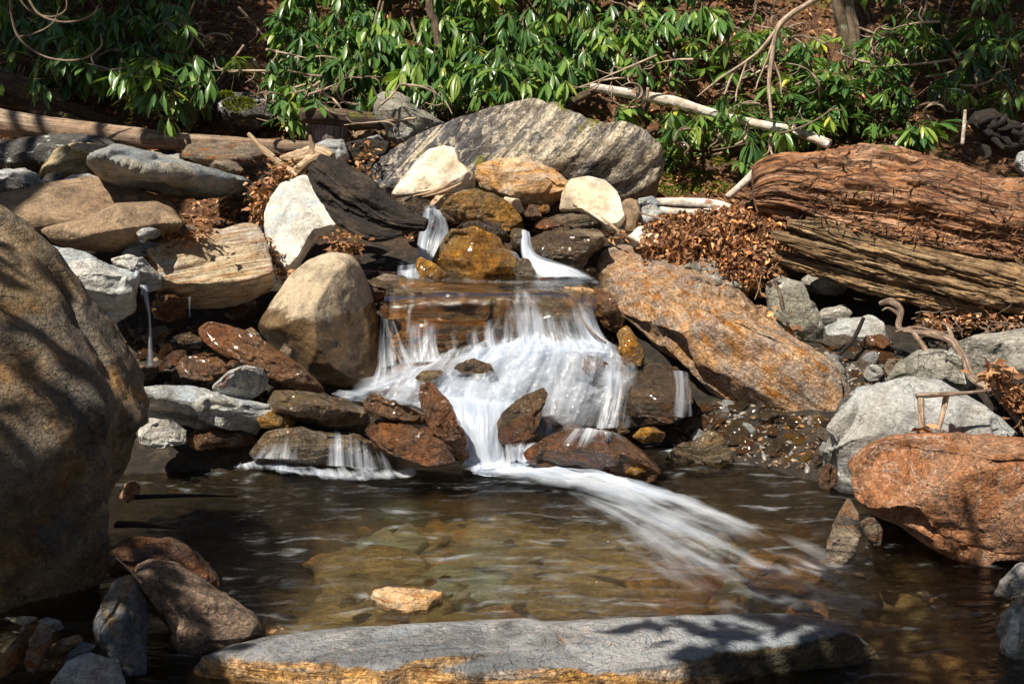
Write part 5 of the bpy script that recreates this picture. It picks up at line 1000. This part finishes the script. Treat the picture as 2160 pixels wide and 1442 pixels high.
D = rs.normal(size=(n, 3)) + np.array([0, 0, -.6]); N = Vp[idx] * 1.0 + rs.normal(size=(n, 3)) * .7; L = rs.uniform(.012, .04, n)
V, F, uv, rr = leaves(P, D, N, L, L * rs.uniform(.35, .6, n), rs.uniform(-.3, .9, n), rs.uniform(-.2, .8, n), r=np.clip(rs.normal(size=n) * .38 + .45, 0, 1))
b_ = build('dead_leaves', V, F, L_dead, pile, tuple(pc), uv, {'rnd': rr}); b_['kind'] = 'stuff'

# moss cushions on the bank: short upright blades, one mass each
L_moss = leaf_mat('moss_blade', (.07, .10, .01), (.16, .20, .02), (.30, .33, .04), rough=.8, trans=.3, rib=None)
for lab, ex, n in [('moss', [(1420, 405, 60, 12), (1500, 400, 50, 14), (1395, 385, 25, 14), (1470, 375, 30, 8), (1520, 345, 22, 8)], 3000), ('moss', [(505, 225, 36, 14), (475, 205, 18, 6)], 1500)]:
    P = []
    for _ in range(n):
        cx, cy, rx, ry = ex[rs.randint(len(ex))]; r_ = rs.rand() ** .5; a_ = rs.uniform(0, 6.28); p = hill(cx + rx * r_ * math.cos(a_), cy + ry * r_ * math.sin(a_)) if n > 2000 else None; P.append(p if n > 2000 else at(cx + rx * r_ * math.cos(a_), cy + ry * r_ * math.sin(a_), 6.86))
    P = np.array(P); P[:, 2] += .01 * (1 + fbm(P * 9, 5, 2)); L = rs.uniform(.01, .022, n); D = rs.normal(size=(n, 3)) * .5 + [0, -.2, 1]
    V, F, uv, rr = leaves(P, D, rs.normal(size=(n, 3)), L, L * .5, np.full(n, .2), np.full(n, .1), DT, DF); o = build('moss', V, F, L_moss, None, tuple(P.mean(0)), uv, {'rnd': rr}); o['kind'] = 'stuff'
# trees on the near bank, behind the camera: they throw the shade on the corners and the foreground
def shade_tree(root, blobs, seed, label, up=(0, -1.0, 2.0)):
    rs = np.random.RandomState(seed); root = np.array(root, float); o = thing('tree', tuple(root), label, 'tree')
    top = np.array([b[0] for b in blobs]).mean(0) + np.array(up); prt = [tube_geo(np.array([root, (root + top) / 2 + [.15, 0, 0], top]), [.16, .13, .07], nu=14, nv=50, amp=.1)]
    Pp = []
    for c, r, n in blobs:
        c = np.array(c, float); m_ = root * .35 + top * .65; prt.append(tube_geo(np.array([m_, (m_ + c) / 2 + [0, 0, .25], c]), [.06, .04, .02], nu=8, nv=26, amp=.1))
        q = rs.normal(size=(n, 3)); q = q / np.linalg.norm(q, axis=1)[:, None] * (rs.rand(n) ** .45)[:, None] * np.array(r); Pp.append(q + c)
    V, F, uv = join(prt); build_q('trunk', V, F, W_['trunk'], o, uv, loc=tuple(root))
    P = np.vstack(Pp); n = len(P); L = rs.uniform(.09, .16, n)
    V, F, uv, rr = leaves(P, rs.normal(size=(n, 3)), rs.normal(size=(n, 3)) + [0, 0, 1.2], L, L * .55, np.full(n, .15), np.full(n, .1), DT, DF)
    build('crown', V, F, L_can, o, tuple(P.mean(0)), uv, {'rnd': rr})
def over(p, s): return tuple(np.array(p) + sv * s)
SH = []
# ---------------------------------------------------------------- water
def water_mat(name, tint, sx_, sy_, rough=.06, bump=.25, milky=.0, rot=0, fmul=1.0):
    t = NT(name); co = t.coord()
    t.n.remove(t.bsdf)
    wr = t.noise(co, 1.3, 3, .5, 0, 1)
    va = t.n.new('ShaderNodeVectorMath'); va.operation = 'MULTIPLY_ADD'; t.l.new(wr, va.inputs[0]); va.inputs[1].default_value = (.35, .35, 0); t.l.new(co, va.inputs[2])
    m1 = t.mapping(va.outputs[0], (sx_, sy_, 1), (0, 0, rot))
    n1 = t.noise(m1, 1.0, 6, .6, .5); n2 = t.noise(t.mapping(m1, (2.7, 2.4, 1)), 1.0, 5, .6, .3)
    h = t.math('ADD', n1, t.math('MULTIPLY', n2, .5))
    nb = t.bump(h, bump, .05)
    tr = t.n.new('ShaderNodeBsdfTransparent'); tr.inputs[0].default_value = (*tint, 1)
    rf = t.n.new('ShaderNodeBsdfRefraction'); rf.inputs['Color'].default_value = (*tint, 1); rf.inputs['IOR'].default_value = 1.2; rf.inputs['Roughness'].default_value = .12; t.l.new(nb, rf.inputs['Normal'])
    m0 = t.n.new('ShaderNodeMixShader'); m0.inputs[0].default_value = .35; t.lk(tr.outputs[0], m0.inputs[1]); t.lk(rf.outputs[0], m0.inputs[2])
    gl = t.n.new('ShaderNodeBsdfGlossy'); gl.inputs['Roughness'].default_value = rough; t.l.new(nb, gl.inputs['Normal'])
    fr = t.n.new('ShaderNodeFresnel'); fr.inputs[0].default_value = 1.33; t.l.new(nb, fr.inputs['Normal'])
    m1_ = t.n.new('ShaderNodeMixShader'); t.lk(t.math('MULTIPLY', fr.outputs[0], fmul, True), m1_.inputs[0]); t.lk(m0.outputs[0], m1_.inputs[1]); t.lk(gl.outputs[0], m1_.inputs[2])
    # faint milky streaks of fine bubbles carried by the current
    df = t.n.new('ShaderNodeBsdfDiffuse'); df.inputs[0].default_value = (.62, .66, .70, 1)
    m2 = t.n.new('ShaderNodeMixShader')
    mk = t.math('MULTIPLY', t.rng(n2, .52, .80), t.rng(n1, .42, .62)); mk = t.math('MULTIPLY', mk, milky)
    t.lk(mk, m2.inputs[0]); t.lk(m1_.outputs[0], m2.inputs[1]); t.lk(df.outputs[0], m2.inputs[2]); t.lk(m2.outputs[0], t.out.inputs[0])
    return t.m
def foam_mat():
    t = NT('white_water'); t.n.remove(t.bsdf); uv = t.coord('UV'); d = t.attr('dens')
    s1 = t.noise(t.mapping(uv, (34, 1.6, 1)), 1.0, 6, .66, .35); sk = t.attr('strk')
    s2 = t.noise(t.mapping(uv, (110, 4, 1)), 1.0, 4, .6, .2)
    s3 = t.noise(t.mapping(uv, (9, 2.2, 1)), 1.0, 4, .6, 1.0)
    st = t.math('ADD', t.math('MULTIPLY', s1, .55), t.math('ADD', t.math('MULTIPLY', s2, .2), t.math('MULTIPLY', s3, .35)))   # mean .55
    st = t.math('SUBTRACT', st, .55)
    # opacity: threads first, full sheet where the water is thick
    a = t.math('ADD', t.math('MULTIPLY', d, 1.25), t.math('MULTIPLY', t.math('MULTIPLY', st, sk), t.rng(d, 0, .30, 0, 1)))
    a = t.math('SUBTRACT', a, .10); a = t.math('MULTIPLY', a, .96, True)
    df = t.n.new('ShaderNodeBsdfDiffuse'); df.inputs['Roughness'].default_value = 1
    cc = t.mix(t.rng(st, -.16, .06), (.50, .60, .76), (.80, .84, .90)); t.lk(cc, df.inputs[0])
    tl = t.n.new('ShaderNodeBsdfTranslucent'); tl.inputs[0].default_value = (.62, .71, .85, 1)
    gl = t.n.new('ShaderNodeBsdfGlossy'); gl.inputs['Roughness'].default_value = .35; gl.inputs[0].default_value = (.9, .9, .9, 1)
    b = t.bump(t.math('ADD', s1, t.math('MULTIPLY', s3, 2.5)), .22, .03); t.l.new(b, df.inputs['Normal']); t.l.new(b, gl.inputs['Normal'])
    m = t.n.new('ShaderNodeMixShader'); m.inputs[0].default_value = .40; t.lk(df.outputs[0], m.inputs[1]); t.lk(tl.outputs[0], m.inputs[2])
    mg = t.n.new('ShaderNodeMixShader'); mg.inputs[0].default_value = .06; t.lk(m.outputs[0], mg.inputs[1]); t.lk(gl.outputs[0], mg.inputs[2])
    tr = t.n.new('ShaderNodeBsdfTransparent'); mm = t.n.new('ShaderNodeMixShader'); t.lk(a, mm.inputs[0]); t.lk(tr.outputs[0], mm.inputs[1]); t.lk(mg.outputs[0], mm.inputs[2]); t.lk(mm.outputs[0], t.out.inputs[0])
    return t.m
Wpool = water_mat('clear_pool_water', (.82, .77, .64), 3.0, 9, bump=.75, milky=.36)
Wsheet = water_mat('clear_sheet_water', (.90, .88, .82), 9, 3, rough=.04, bump=.45, milky=.35, fmul=.6)
Foam = foam_mat()
xs = np.linspace(-3.4, 5.5, 260); ys = np.linspace(1.2, 4.62, 160); X, Y = np.meshgrid(xs, ys)
Pz = np.stack([X.ravel() * 1.3, Y.ravel() * 5, np.zeros(X.size)], 1); near = np.exp(-((X - .15) ** 2 * .5 + (Y - 4.1) ** 2 * 3)).ravel()
Z = (fbm(Pz, 61, 4) * (.004 + .010 * near))
tag(build('pool_water', np.stack([X.ravel(), Y.ravel(), Z], 1), grid_faces(260, 160), Wpool), kind='structure')
def W3(p): return at(*p) if len(p) == 3 else atz(p[0], p[1], p[3])
def veil(name, rows, dens, nu=90, nv=90, disp=.010, seed=0, layers=2, off=.018, mat=None, feather=.10, vfeather=(0, 0), fold=1.0, iso=1.0, uvs=1.0, strk=3.2, cols=0.0):
    rw = [catmull(np.array([W3(p) for p in r]), nu) for r in rows]; A = np.array(rw)                  # rows, nu, 3
    G = np.stack([catmull(A[:, i], nv) for i in range(nu)], 1)                                       # nv, nu, 3
    ti = np.linspace(0, 1, nu); Dr = np.array([np.interp(ti, np.linspace(0, 1, len(d)), d) if hasattr(d, '__len__') else np.full(nu, d) for d in dens])
    tv = np.linspace(0, 1, nv); Dn = np.stack([np.interp(tv, np.linspace(0, 1, len(Dr)), Dr[:, i]) for i in range(nu)], 1)
    if feather: Dn = Dn * (np.clip(ti / feather, 0, 1) * np.clip((1 - ti) / feather, 0, 1))[None] ** .8
    for k, s_ in ((0, tv), (1, 1 - tv)):
        if vfeather[k]: Dn = Dn * sst(s_, 0, vfeather[k])[:, None]
    if cols:
        w0 = np.linalg.norm(np.diff(G, axis=1), axis=2).sum(1).mean(); cf = fbm(np.stack([ti * w0 * 9, np.zeros(nu), np.zeros(nu)], 1), seed + 31, 3)
        Dn = Dn * np.clip(1 + cols * 1.5 * cf, .12, 1.6)[None]
    wid = np.linalg.norm(np.diff(G, axis=1), axis=2).sum(1).mean(); ln = np.linalg.norm(np.diff(G, axis=0), axis=2).sum(0).mean()
    U, Vv = np.meshgrid(ti * wid, tv * ln)
    dU = np.gradient(G, axis=1); dV = np.gradient(G, axis=0); N = np.cross(dU, dV); N /= np.linalg.norm(N, axis=2)[..., None] + 1e-9
    if (N * (G - CAM)).sum() > 0: N = -N
    VV, FF, UU, DD, o = [], [], [], [], 0
    for l in range(layers):
        q = np.stack([U.ravel() * 14 * fold, Vv.ravel() * 3 * iso, np.zeros(U.size)], 1); n_ = fbm(q, seed + l * 5, 4).reshape(U.shape)
        q2 = np.stack([U.ravel() * 45 * fold, Vv.ravel() * 4, np.zeros(U.size)], 1); n2 = fbm(q2, seed + 2 + l * 5, 3).reshape(U.shape)
        gg = G + N * ((n_ * disp + n2 * disp * .12) + l * off)[..., None]
        lf = fbm(np.stack([U.ravel() * 4, Vv.ravel() * 4, np.zeros(U.size)], 1), seed + l * 7 + 1, 3).reshape(U.shape)
        bn = fbm(np.stack([U.ravel() * 11, Vv.ravel() * .9, np.zeros(U.size)], 1), seed + l * 3 + 8, 3).reshape(U.shape)
        dd = Dn * (1 if l == 0 else .62) + (lf * .34 + bn * .42) * np.clip(Dn * 3, 0, 1) * np.clip((1.25 - Dn) * 2, 0, 1)
        VV.append(gg.reshape(-1, 3)); FF.append(grid_faces(nu, nv) + o); o += nu * nv
        UU.append(np.stack([U.ravel() * uvs + l * 3.3 + seed * 1.7, Vv.ravel() + l * 1.9 + seed * .9], 1)); DD.append(np.clip(dd, 0, 1).ravel())
    ob = build(name, np.vstack(VV), np.vstack(FF), mat or Foam, uv=np.vstack(UU), attrs={'dens': np.concatenate(DD), 'strk': np.full(len(np.concatenate(DD)), strk)}); return tag(ob, kind='structure')
def row(y, x0, x1, Y, n=4, bow=0): return [(x0 + (x1 - x0) * i / (n - 1), y + bow * math.sin(math.pi * i / (n - 1)), Y) for i in range(n)]
# clear water: upper pool, the sheet sliding over the ledge, the shelf pool on the left
def patch(name, rows, mat, nu=60, nv=40, amp=.003, seed=0):
    A = np.array([catmull(np.array([W3(p) for p in r]), nu) for r in rows]); G = np.stack([catmull(A[:, i], nv) for i in range(nu)], 1).reshape(-1, 3)
    G[:, 2] += fbm(G * np.array([4, 9, 1]), seed, 3) * amp
    return tag(build(name, G, grid_faces(nu, nv), mat), kind='structure')
patch('upper_pool_water', [[(800, 572, 0, .61), (950, 572, 0, .61), (1130, 570, 0, .61), (1290, 572, 0, .61)], [(800, 596, 0, .60), (950, 596, 0, .60), (1130, 596, 0, .60), (1290, 596, 0, .60)], [(806, 606, 0, .595), (950, 604, 0, .595), (1130, 604, 0, .595), (1280, 608, 0, .595)]], Wsheet)
patch('ledge_water', [[(815, 602, 5.0), (940, 602, 5.0), (1060, 606, 5.0), (1160, 602, 5.0), (1258, 612, 5.0)], [(812, 622, 4.86), (940, 618, 4.84), (1060, 616, 4.84), (1160, 612, 4.82), (1258, 628, 4.86)], [(808, 650, 4.79), (940, 645, 4.78), (1060, 640, 4.78), (1160, 640, 4.74), (1260, 655, 4.78)], [(806, 700, 4.76), (940, 700, 4.75), (1060, 700, 4.75), (1160, 700, 4.71), (1262, 705, 4.75)]], Wsheet, 120, 60, .004, 3)
patch('shelf_pool_water', [[(470, 800, 0, .17), (650, 815, 0, .17), (850, 825, 0, .17), (1020, 840, 0, .17)], [(430, 842, 0, .165), (620, 850, 0, .165), (820, 870, 0, .16), (1000, 885, 0, .16)]], Wsheet, seed=5)
# the main curtain
veil('waterfall', [row(604, 828, 1066, 4.99), row(642, 812, 1070, 4.775, bow=-4), row(676, 806, 1068, 4.745), row(712, 802, 1066, 4.72), row(775, 800, 1085, 4.66, bow=-15)],
     [[0, 0, 0, .02], [.03, .0, .0, .08], [.15, .04, .03, .18], [.36, .26, .24, .36], [.5, .5, .55, .6]], 200, 120, seed=1, feather=.03, cols=1)
veil('waterfall', [row(606, 1052, 1256, 4.99), row(632, 1056, 1250, 4.745, bow=-6), row(662, 1060, 1256, 4.705), row(705, 1060, 1272, 4.68), row(752, 1055, 1300, 4.62, bow=-8)],
     [[.05, .02, .01, .02], [.28, .06, .02, .04], [.36, .16, .07, .16], [.40, .38, .32, .34], [.6, .65, .65, .5]], 200, 120, seed=2, feather=.03, cols=.8)
veil('waterfall', [[(802, 668, 4.74), (815, 672, 4.73), (835, 680, 4.72)], [(796, 720, 4.7), (820, 728, 4.69), (860, 735, 4.68)], [(790, 775, 4.64), (830, 780, 4.62), (890, 785, 4.6)], [(772, 818, 4.56), (830, 822, 4.54), (890, 828, 4.52)]],
     [[.1, .25, .2], [.22, .32, .28], [.3, .45, .4], [.45, .6, .5]], 70, 90, seed=3, feather=.15)
veil('white_water', [[(860, 778, 4.66), (950, 752, 4.68), (1060, 722, 4.70), (1160, 718, 4.69), (1250, 726, 4.68), (1310, 758, 4.66)],
                     [(822, 796, 4.60), (925, 778, 4.62), (1040, 752, 4.63), (1150, 748, 4.62), (1262, 762, 4.61), (1345, 790, 4.60)],
                     [(770, 812, 4.54), (895, 812, 4.54), (1010, 792, 4.55), (1130, 792, 4.54), (1252, 812, 4.54), (1345, 832, 4.54)],
                     [(715, 826, 4.47), (865, 842, 4.46), (985, 832, 4.46), (1110, 838, 4.46), (1236, 858, 4.48), (1340, 872, 4.48)],
                     [(690, 838, 4.42), (850, 866, 4.40), (980, 872, 4.38), (1090, 885, 4.38), (1215, 908, 4.42), (1335, 905, 4.42)]],
     [[.22, .34, .6, .72, .45, .16], [.32, .38, .72, .85, .45, .14], [.42, .22, .7, .72, .32, .10], [.5, .26, .75, .55, .18, .07], [.35, .22, .75, .35, .10, .05]], 220, 150, disp=.034, seed=4, layers=3, off=.022, feather=.06, fold=.42, iso=2.2, uvs=.42, strk=2.3, vfeather=(.10, .06))
veil('waterfall', [[(1150, 762, 4.55), (1240, 764, 4.53), (1300, 772, 4.52), (1350, 782, 4.50)], [(1150, 810, 4.48), (1235, 815, 4.45), (1300, 815, 4.42), (1345, 812, 4.42)], [(1140, 870, 4.42), (1230, 870, 4.38), (1290, 865, 4.36), (1340, 862, 4.36)], [(1130, 925, 4.34), (1220, 918, 4.31), (1280, 905, 4.31), (1340, 908, 4.33)]],
     [[.45, .36, .30, .12], [.32, .30, .24, .10], [.28, .22, .20, .10], [.4, .36, .34, .2]], 150, 100, cols=.9, seed=6, vfeather=(.15, .05))
veil('waterfall', [[(925, 838, 4.40), (985, 845, 4.38), (1045, 852, 4.38), (1105, 846, 4.40)], [(955, 880, 4.32), (997, 884, 4.29), (1040, 890, 4.29), (1082, 895, 4.32)], [(978, 930, 4.27), (1004, 935, 4.23), (1034, 940, 4.23), (1058, 945, 4.26)], [(994, 975, 4.22), (1016, 982, 4.19), (1044, 985, 4.19), (1068, 980, 4.22)], [(996, 1000, 4.16), (1024, 1004, 4.12), (1052, 1004, 4.12), (1082, 996, 4.16)]],
     [[.6, .9, .95, .6], [.7, .85, .85, .6], [.62, .78, .78, .5], [.7, .85, .85, .6], [.8, 1, 1, .8]], 110, 130, seed=7, layers=3, feather=.16, vfeather=(.1, 0))
# over the pool-side rocks
veil('waterfall', [[(555, 922, 4.13), (620, 903, 4.11), (700, 903, 4.10), (770, 918, 4.09), (830, 945, 4.07)], [(540, 945, 4.08), (620, 935, 4.03), (700, 940, 4.02), (775, 955, 4.02), (850, 975, 4.02)], [(528, 966, 4.05), (615, 970, 3.99), (700, 982, 3.98), (780, 990, 3.99), (862, 996, 4.0)]],
     [[.03, .05, .06, .04, .0], [.14, .2, .14, .17, .06], [.28, .3, .25, .28, .12]], 160, 70, disp=.008, cols=1, seed=8, vfeather=(.2, 0))
veil('white_water', [[(430, 955, 0, .004), (540, 962, 0, .012), (650, 978, 0, .014), (760, 988, 0, .012), (900, 982, 0, .004)], [(440, 972, 0, .004), (545, 978, 0, .03), (655, 994, 0, .034), (770, 1002, 0, .026), (910, 994, 0, .006)], [(450, 990, 0, .003), (550, 996, 0, .006), (660, 1012, 0, .006), (780, 1018, 0, .006), (920, 1008, 0, .003)]],
     [[.2, .38, .42, .3, .15], [.35, .6, .65, .45, .3], [.12, .25, .3, .2, .1]], 160, 40, disp=.016, uvs=.5, strk=3.0, fold=.6, iso=1.5, seed=9, vfeather=(.3, .4), layers=2, off=.006)
veil('waterfall', [[(1195, 905, 4.1), (1260, 904, 4.08), (1330, 922, 4.06)], [(1170, 930, 4.02), (1255, 925, 3.99), (1350, 945, 4.0)], [(1150, 955, 3.99), (1250, 948, 3.96), (1370, 970, 3.98)]], [[.35, .3, .2], [.22, .16, .12], [.06, .05, .05]], 80, 50, disp=.005, seed=10, layers=1, feather=.25)
veil('white_water', [[(1060, 935, 4.22), (1120, 935, 4.2), (1190, 925, 4.2)], [(1065, 965, 4.16), (1110, 962, 4.16), (1165, 940, 4.16)], [(1070, 985, 4.1), (1110, 985, 4.1), (1130, 970, 4.1)]], [[.45, .4, .5], [.5, .5, .5], [.7, .7, .4]], 70, 50, disp=.015, seed=11, feather=.3, vfeather=(.2, .1))
def ribbon(name, pts, dens, nu=60, nv=200, z=.008, hump=.02, seed=0, **kw):
    """pts: (px, py, half width in px) along the current on the water surface"""
    c = np.array([atz(p[0], p[1], z) for p in pts]); T = np.gradient(c, axis=0); T /= np.linalg.norm(T, axis=1)[:, None]; Nn = np.stack([-T[:, 1], T[:, 0], 0 * T[:, 0]], 1)
    hw = np.array([p[2] * K * np.linalg.norm(q - CAM) for p, q in zip(pts, c)])
    rows = []
    for k in range(len(c)): rows.append([c[k] + Nn[k] * hw[k] * s_ + np.array([0, 0, hump * dd_]) for s_, dd_ in ((-1, 0), (-.4, .8), (.1, 1), (.55, .6), (1, 0))])
    global W3
    old = W3; W3 = lambda p: np.array(p)
    r = veil(name, rows, dens, nu, nv, seed=seed, **kw); W3 = old; return r
# the main current running to the lower right
ribbon('white_water', [(985, 985, 26), (1060, 998, 44), (1150, 1006, 56), (1250, 1020, 66), (1350, 1050, 80), (1440, 1090, 110), (1540, 1140, 140), (1650, 1198, 160), (1780, 1262, 175)],
       [[.4, .9, 1, .8, .5], [.45, 1, 1, .8, .45], [.32, .8, .95, .7, .35], [.24, .62, .8, .6, .3], [.18, .48, .68, .5, .24], [.12, .32, .46, .34, .17], [.04, .13, .2, .15, .08], [.01, .05, .09, .07, .03], [0, 0, 0, 0, 0]], hump=.03, seed=12, disp=.016, layers=2, off=.006, feather=.42, fold=.6, iso=1.6, uvs=.32, strk=1.3)
for k_, (dx_, dy_) in enumerate([(0, 0), (40, 70), (-70, 60)]):      # thin foam spreading and fading over the pool
    ribbon('white_water', [(1180, 1020, 50), (1330 + dx_ * .3, 1062 + dy_ * .3, 110), (1500 + dx_ * .8, 1125 + dy_ * .7, 150), (1680 + dx_, 1205 + dy_, 170), (1860 + dx_, 1290 + dy_, 180)],
           [0, [.16, .26, .22, .12], [.14, .24, .24, .14], [.06, .15, .15, .08], 0], nu=90, hump=.004, seed=40 + k_, disp=.004, layers=1, feather=.4, uvs=.35, strk=2.2)
ribbon('white_water', [(1390, 955, 10), (1440, 950, 18), (1500, 955, 16), (1560, 965, 8)], [.3, [.2, .5, .5, .3], [.2, .4, .4, .2], 0], nv=60, hump=.01, seed=14, disp=.006, layers=1, feather=.3, uvs=.4, strk=1.4)
# upper falls
veil('waterfall', [[(896, 440, 5.66), (915, 440, 5.66), (935, 446, 5.64)], [(890, 462, 5.58), (918, 464, 5.56), (948, 480, 5.54)], [(882, 505, 5.50), (910, 508, 5.47), (942, 512, 5.46)], [(876, 556, 5.42), (900, 560, 5.40), (922, 560, 5.40)]], [[.3, .5, .4], [.45, .6, .45], [.5, .62, .5], [.7, .75, .6]], 80, 90, seed=16, feather=.15)
veil('waterfall', [[(835, 560, 5.36), (880, 556, 5.36), (925, 556, 5.36)], [(836, 572, 5.22), (875, 572, 5.20), (900, 570, 5.22)], [(838, 600, 5.14), (875, 600, 5.12), (908, 598, 5.12)]], [[.4, .6, .5], [.45, .55, .5], [.6, .7, .6]], 80, 60, seed=17, feather=.15)
veil('waterfall', [[(1098, 492, 5.42), (1106, 492, 5.41), (1114, 494, 5.42)], [(1100, 525, 5.33), (1110, 526, 5.31), (1122, 528, 5.33)], [(1104, 552, 5.27), (1122, 550, 5.25), (1142, 548, 5.27)], [(1118, 580, 5.20), (1160, 574, 5.19), (1215, 566, 5.20)], [(1125, 594, 5.12), (1190, 592, 5.12), (1262, 588, 5.12)]], [[.5, .8, .5], [.6, .85, .6], [.7, .9, .7], [.6, .85, .6], [.5, .6, .5]], 70, 90, seed=18, feather=.18)
veil('white_water', [[(920, 578, 5.22), (1010, 588, 5.18), (1100, 590, 5.16), (1240, 586, 5.16)], [(925, 596, 5.10), (1010, 600, 5.08), (1100, 600, 5.08), (1245, 600, 5.08)]], [[.5, .4, .4, .5], [.3, .2, .25, .35]], 120, 24, disp=.004, seed=19, layers=1, vfeather=(.3, .4))
veil('waterfall', [[(1040, 520, 5.2), (1075, 530, 5.2), (1085, 545, 5.2)], [(1085, 528, 5.18), (1098, 545, 5.18), (1100, 560, 5.18)]], [.25, .3], 30, 30, seed=20, layers=1, feather=.2)
# side trickle, drips
veil('waterfall', [[(294, 600, 4.55), (302, 601, 4.54), (312, 602, 4.55)], [(302, 630, 4.50), (309, 632, 4.49), (316, 634, 4.50)], [(311, 680, 4.46), (315, 681, 4.45), (320, 682, 4.46)], [(308, 770, 4.42), (316, 772, 4.41), (324, 770, 4.42)]], [[.5, .6, .4], [.6, .7, .6], [.5, .55, .5], [.35, .4, .35]], 24, 100, disp=.003, seed=21, layers=1, feather=.3)
veil('waterfall', [[(270, 610, 4.6), (290, 612, 4.6), (310, 614, 4.6)], [(262, 680, 4.55), (285, 682, 4.55), (312, 684, 4.55)], [(255, 770, 4.5), (290, 772, 4.5), (330, 770, 4.5)]], [[.15, .22, .15], [.2, .28, .2], [.2, .3, .2]], 60, 80, disp=.006, seed=22, layers=1, feather=.3)
veil('waterfall', [[(1418, 782, 4.33), (1438, 782, 4.32), (1456, 788, 4.34)], [(1422, 820, 4.31), (1442, 822, 4.30), (1460, 826, 4.32)], [(1416, 876, 4.29), (1440, 880, 4.28), (1464, 876, 4.30)]], [[.25, .35, .25], [.2, .3, .25], [.15, .25, .2]], 60, 60, disp=.003, seed=23, layers=1, feather=.2)
veil('waterfall', [[(397, 626, 4.72), (400, 626, 4.72), (403, 626, 4.72)], [(398, 668, 4.72), (400, 668, 4.72), (402, 668, 4.72)]], [.5, .4], 8, 30, disp=.001, seed=24, layers=1, feather=.2)

# ---------------------------------------------------------------- shade
def hp(px, py): return hill(px, py)
shade_tree((-4.8, -3.2, .3), [(over(hp(60, 60), 5.2), (1.3, .9, .6), 3600), (over(hp(300, 110), 5.2), (.9, .9, .6), 2600), (over(hp(150, 200), 5.0), (1.1, .6, .5), 1700), (over(hp(480, 30), 5.4), (.55, .6, .4), 600)], 1, 'tree on the near left bank whose crown shades the upper left')
shade_tree((1.6, -4.2, .4), [(over(hp(2100, 90), 5.6), (.9, 1.0, .6), 1600), (over(hp(2120, 300), 5.2), (.6, .5, .4), 450), (over(atz(2050, 1380), 3.2), (.8, .6, .4), 700)], 2, 'tree on the near right bank whose crown shades the lower right')
shade_tree((-4.4, -2.4, .4), [(over(atz(150, 1420), 3.0), (.4, .4, .4), 380), (over(atz(330, 1180), 3.6), (.4, .4, .4), 120)], 3, 'tree behind the viewer whose crown dapples the foreground', (-1.3, .2, 1.0))
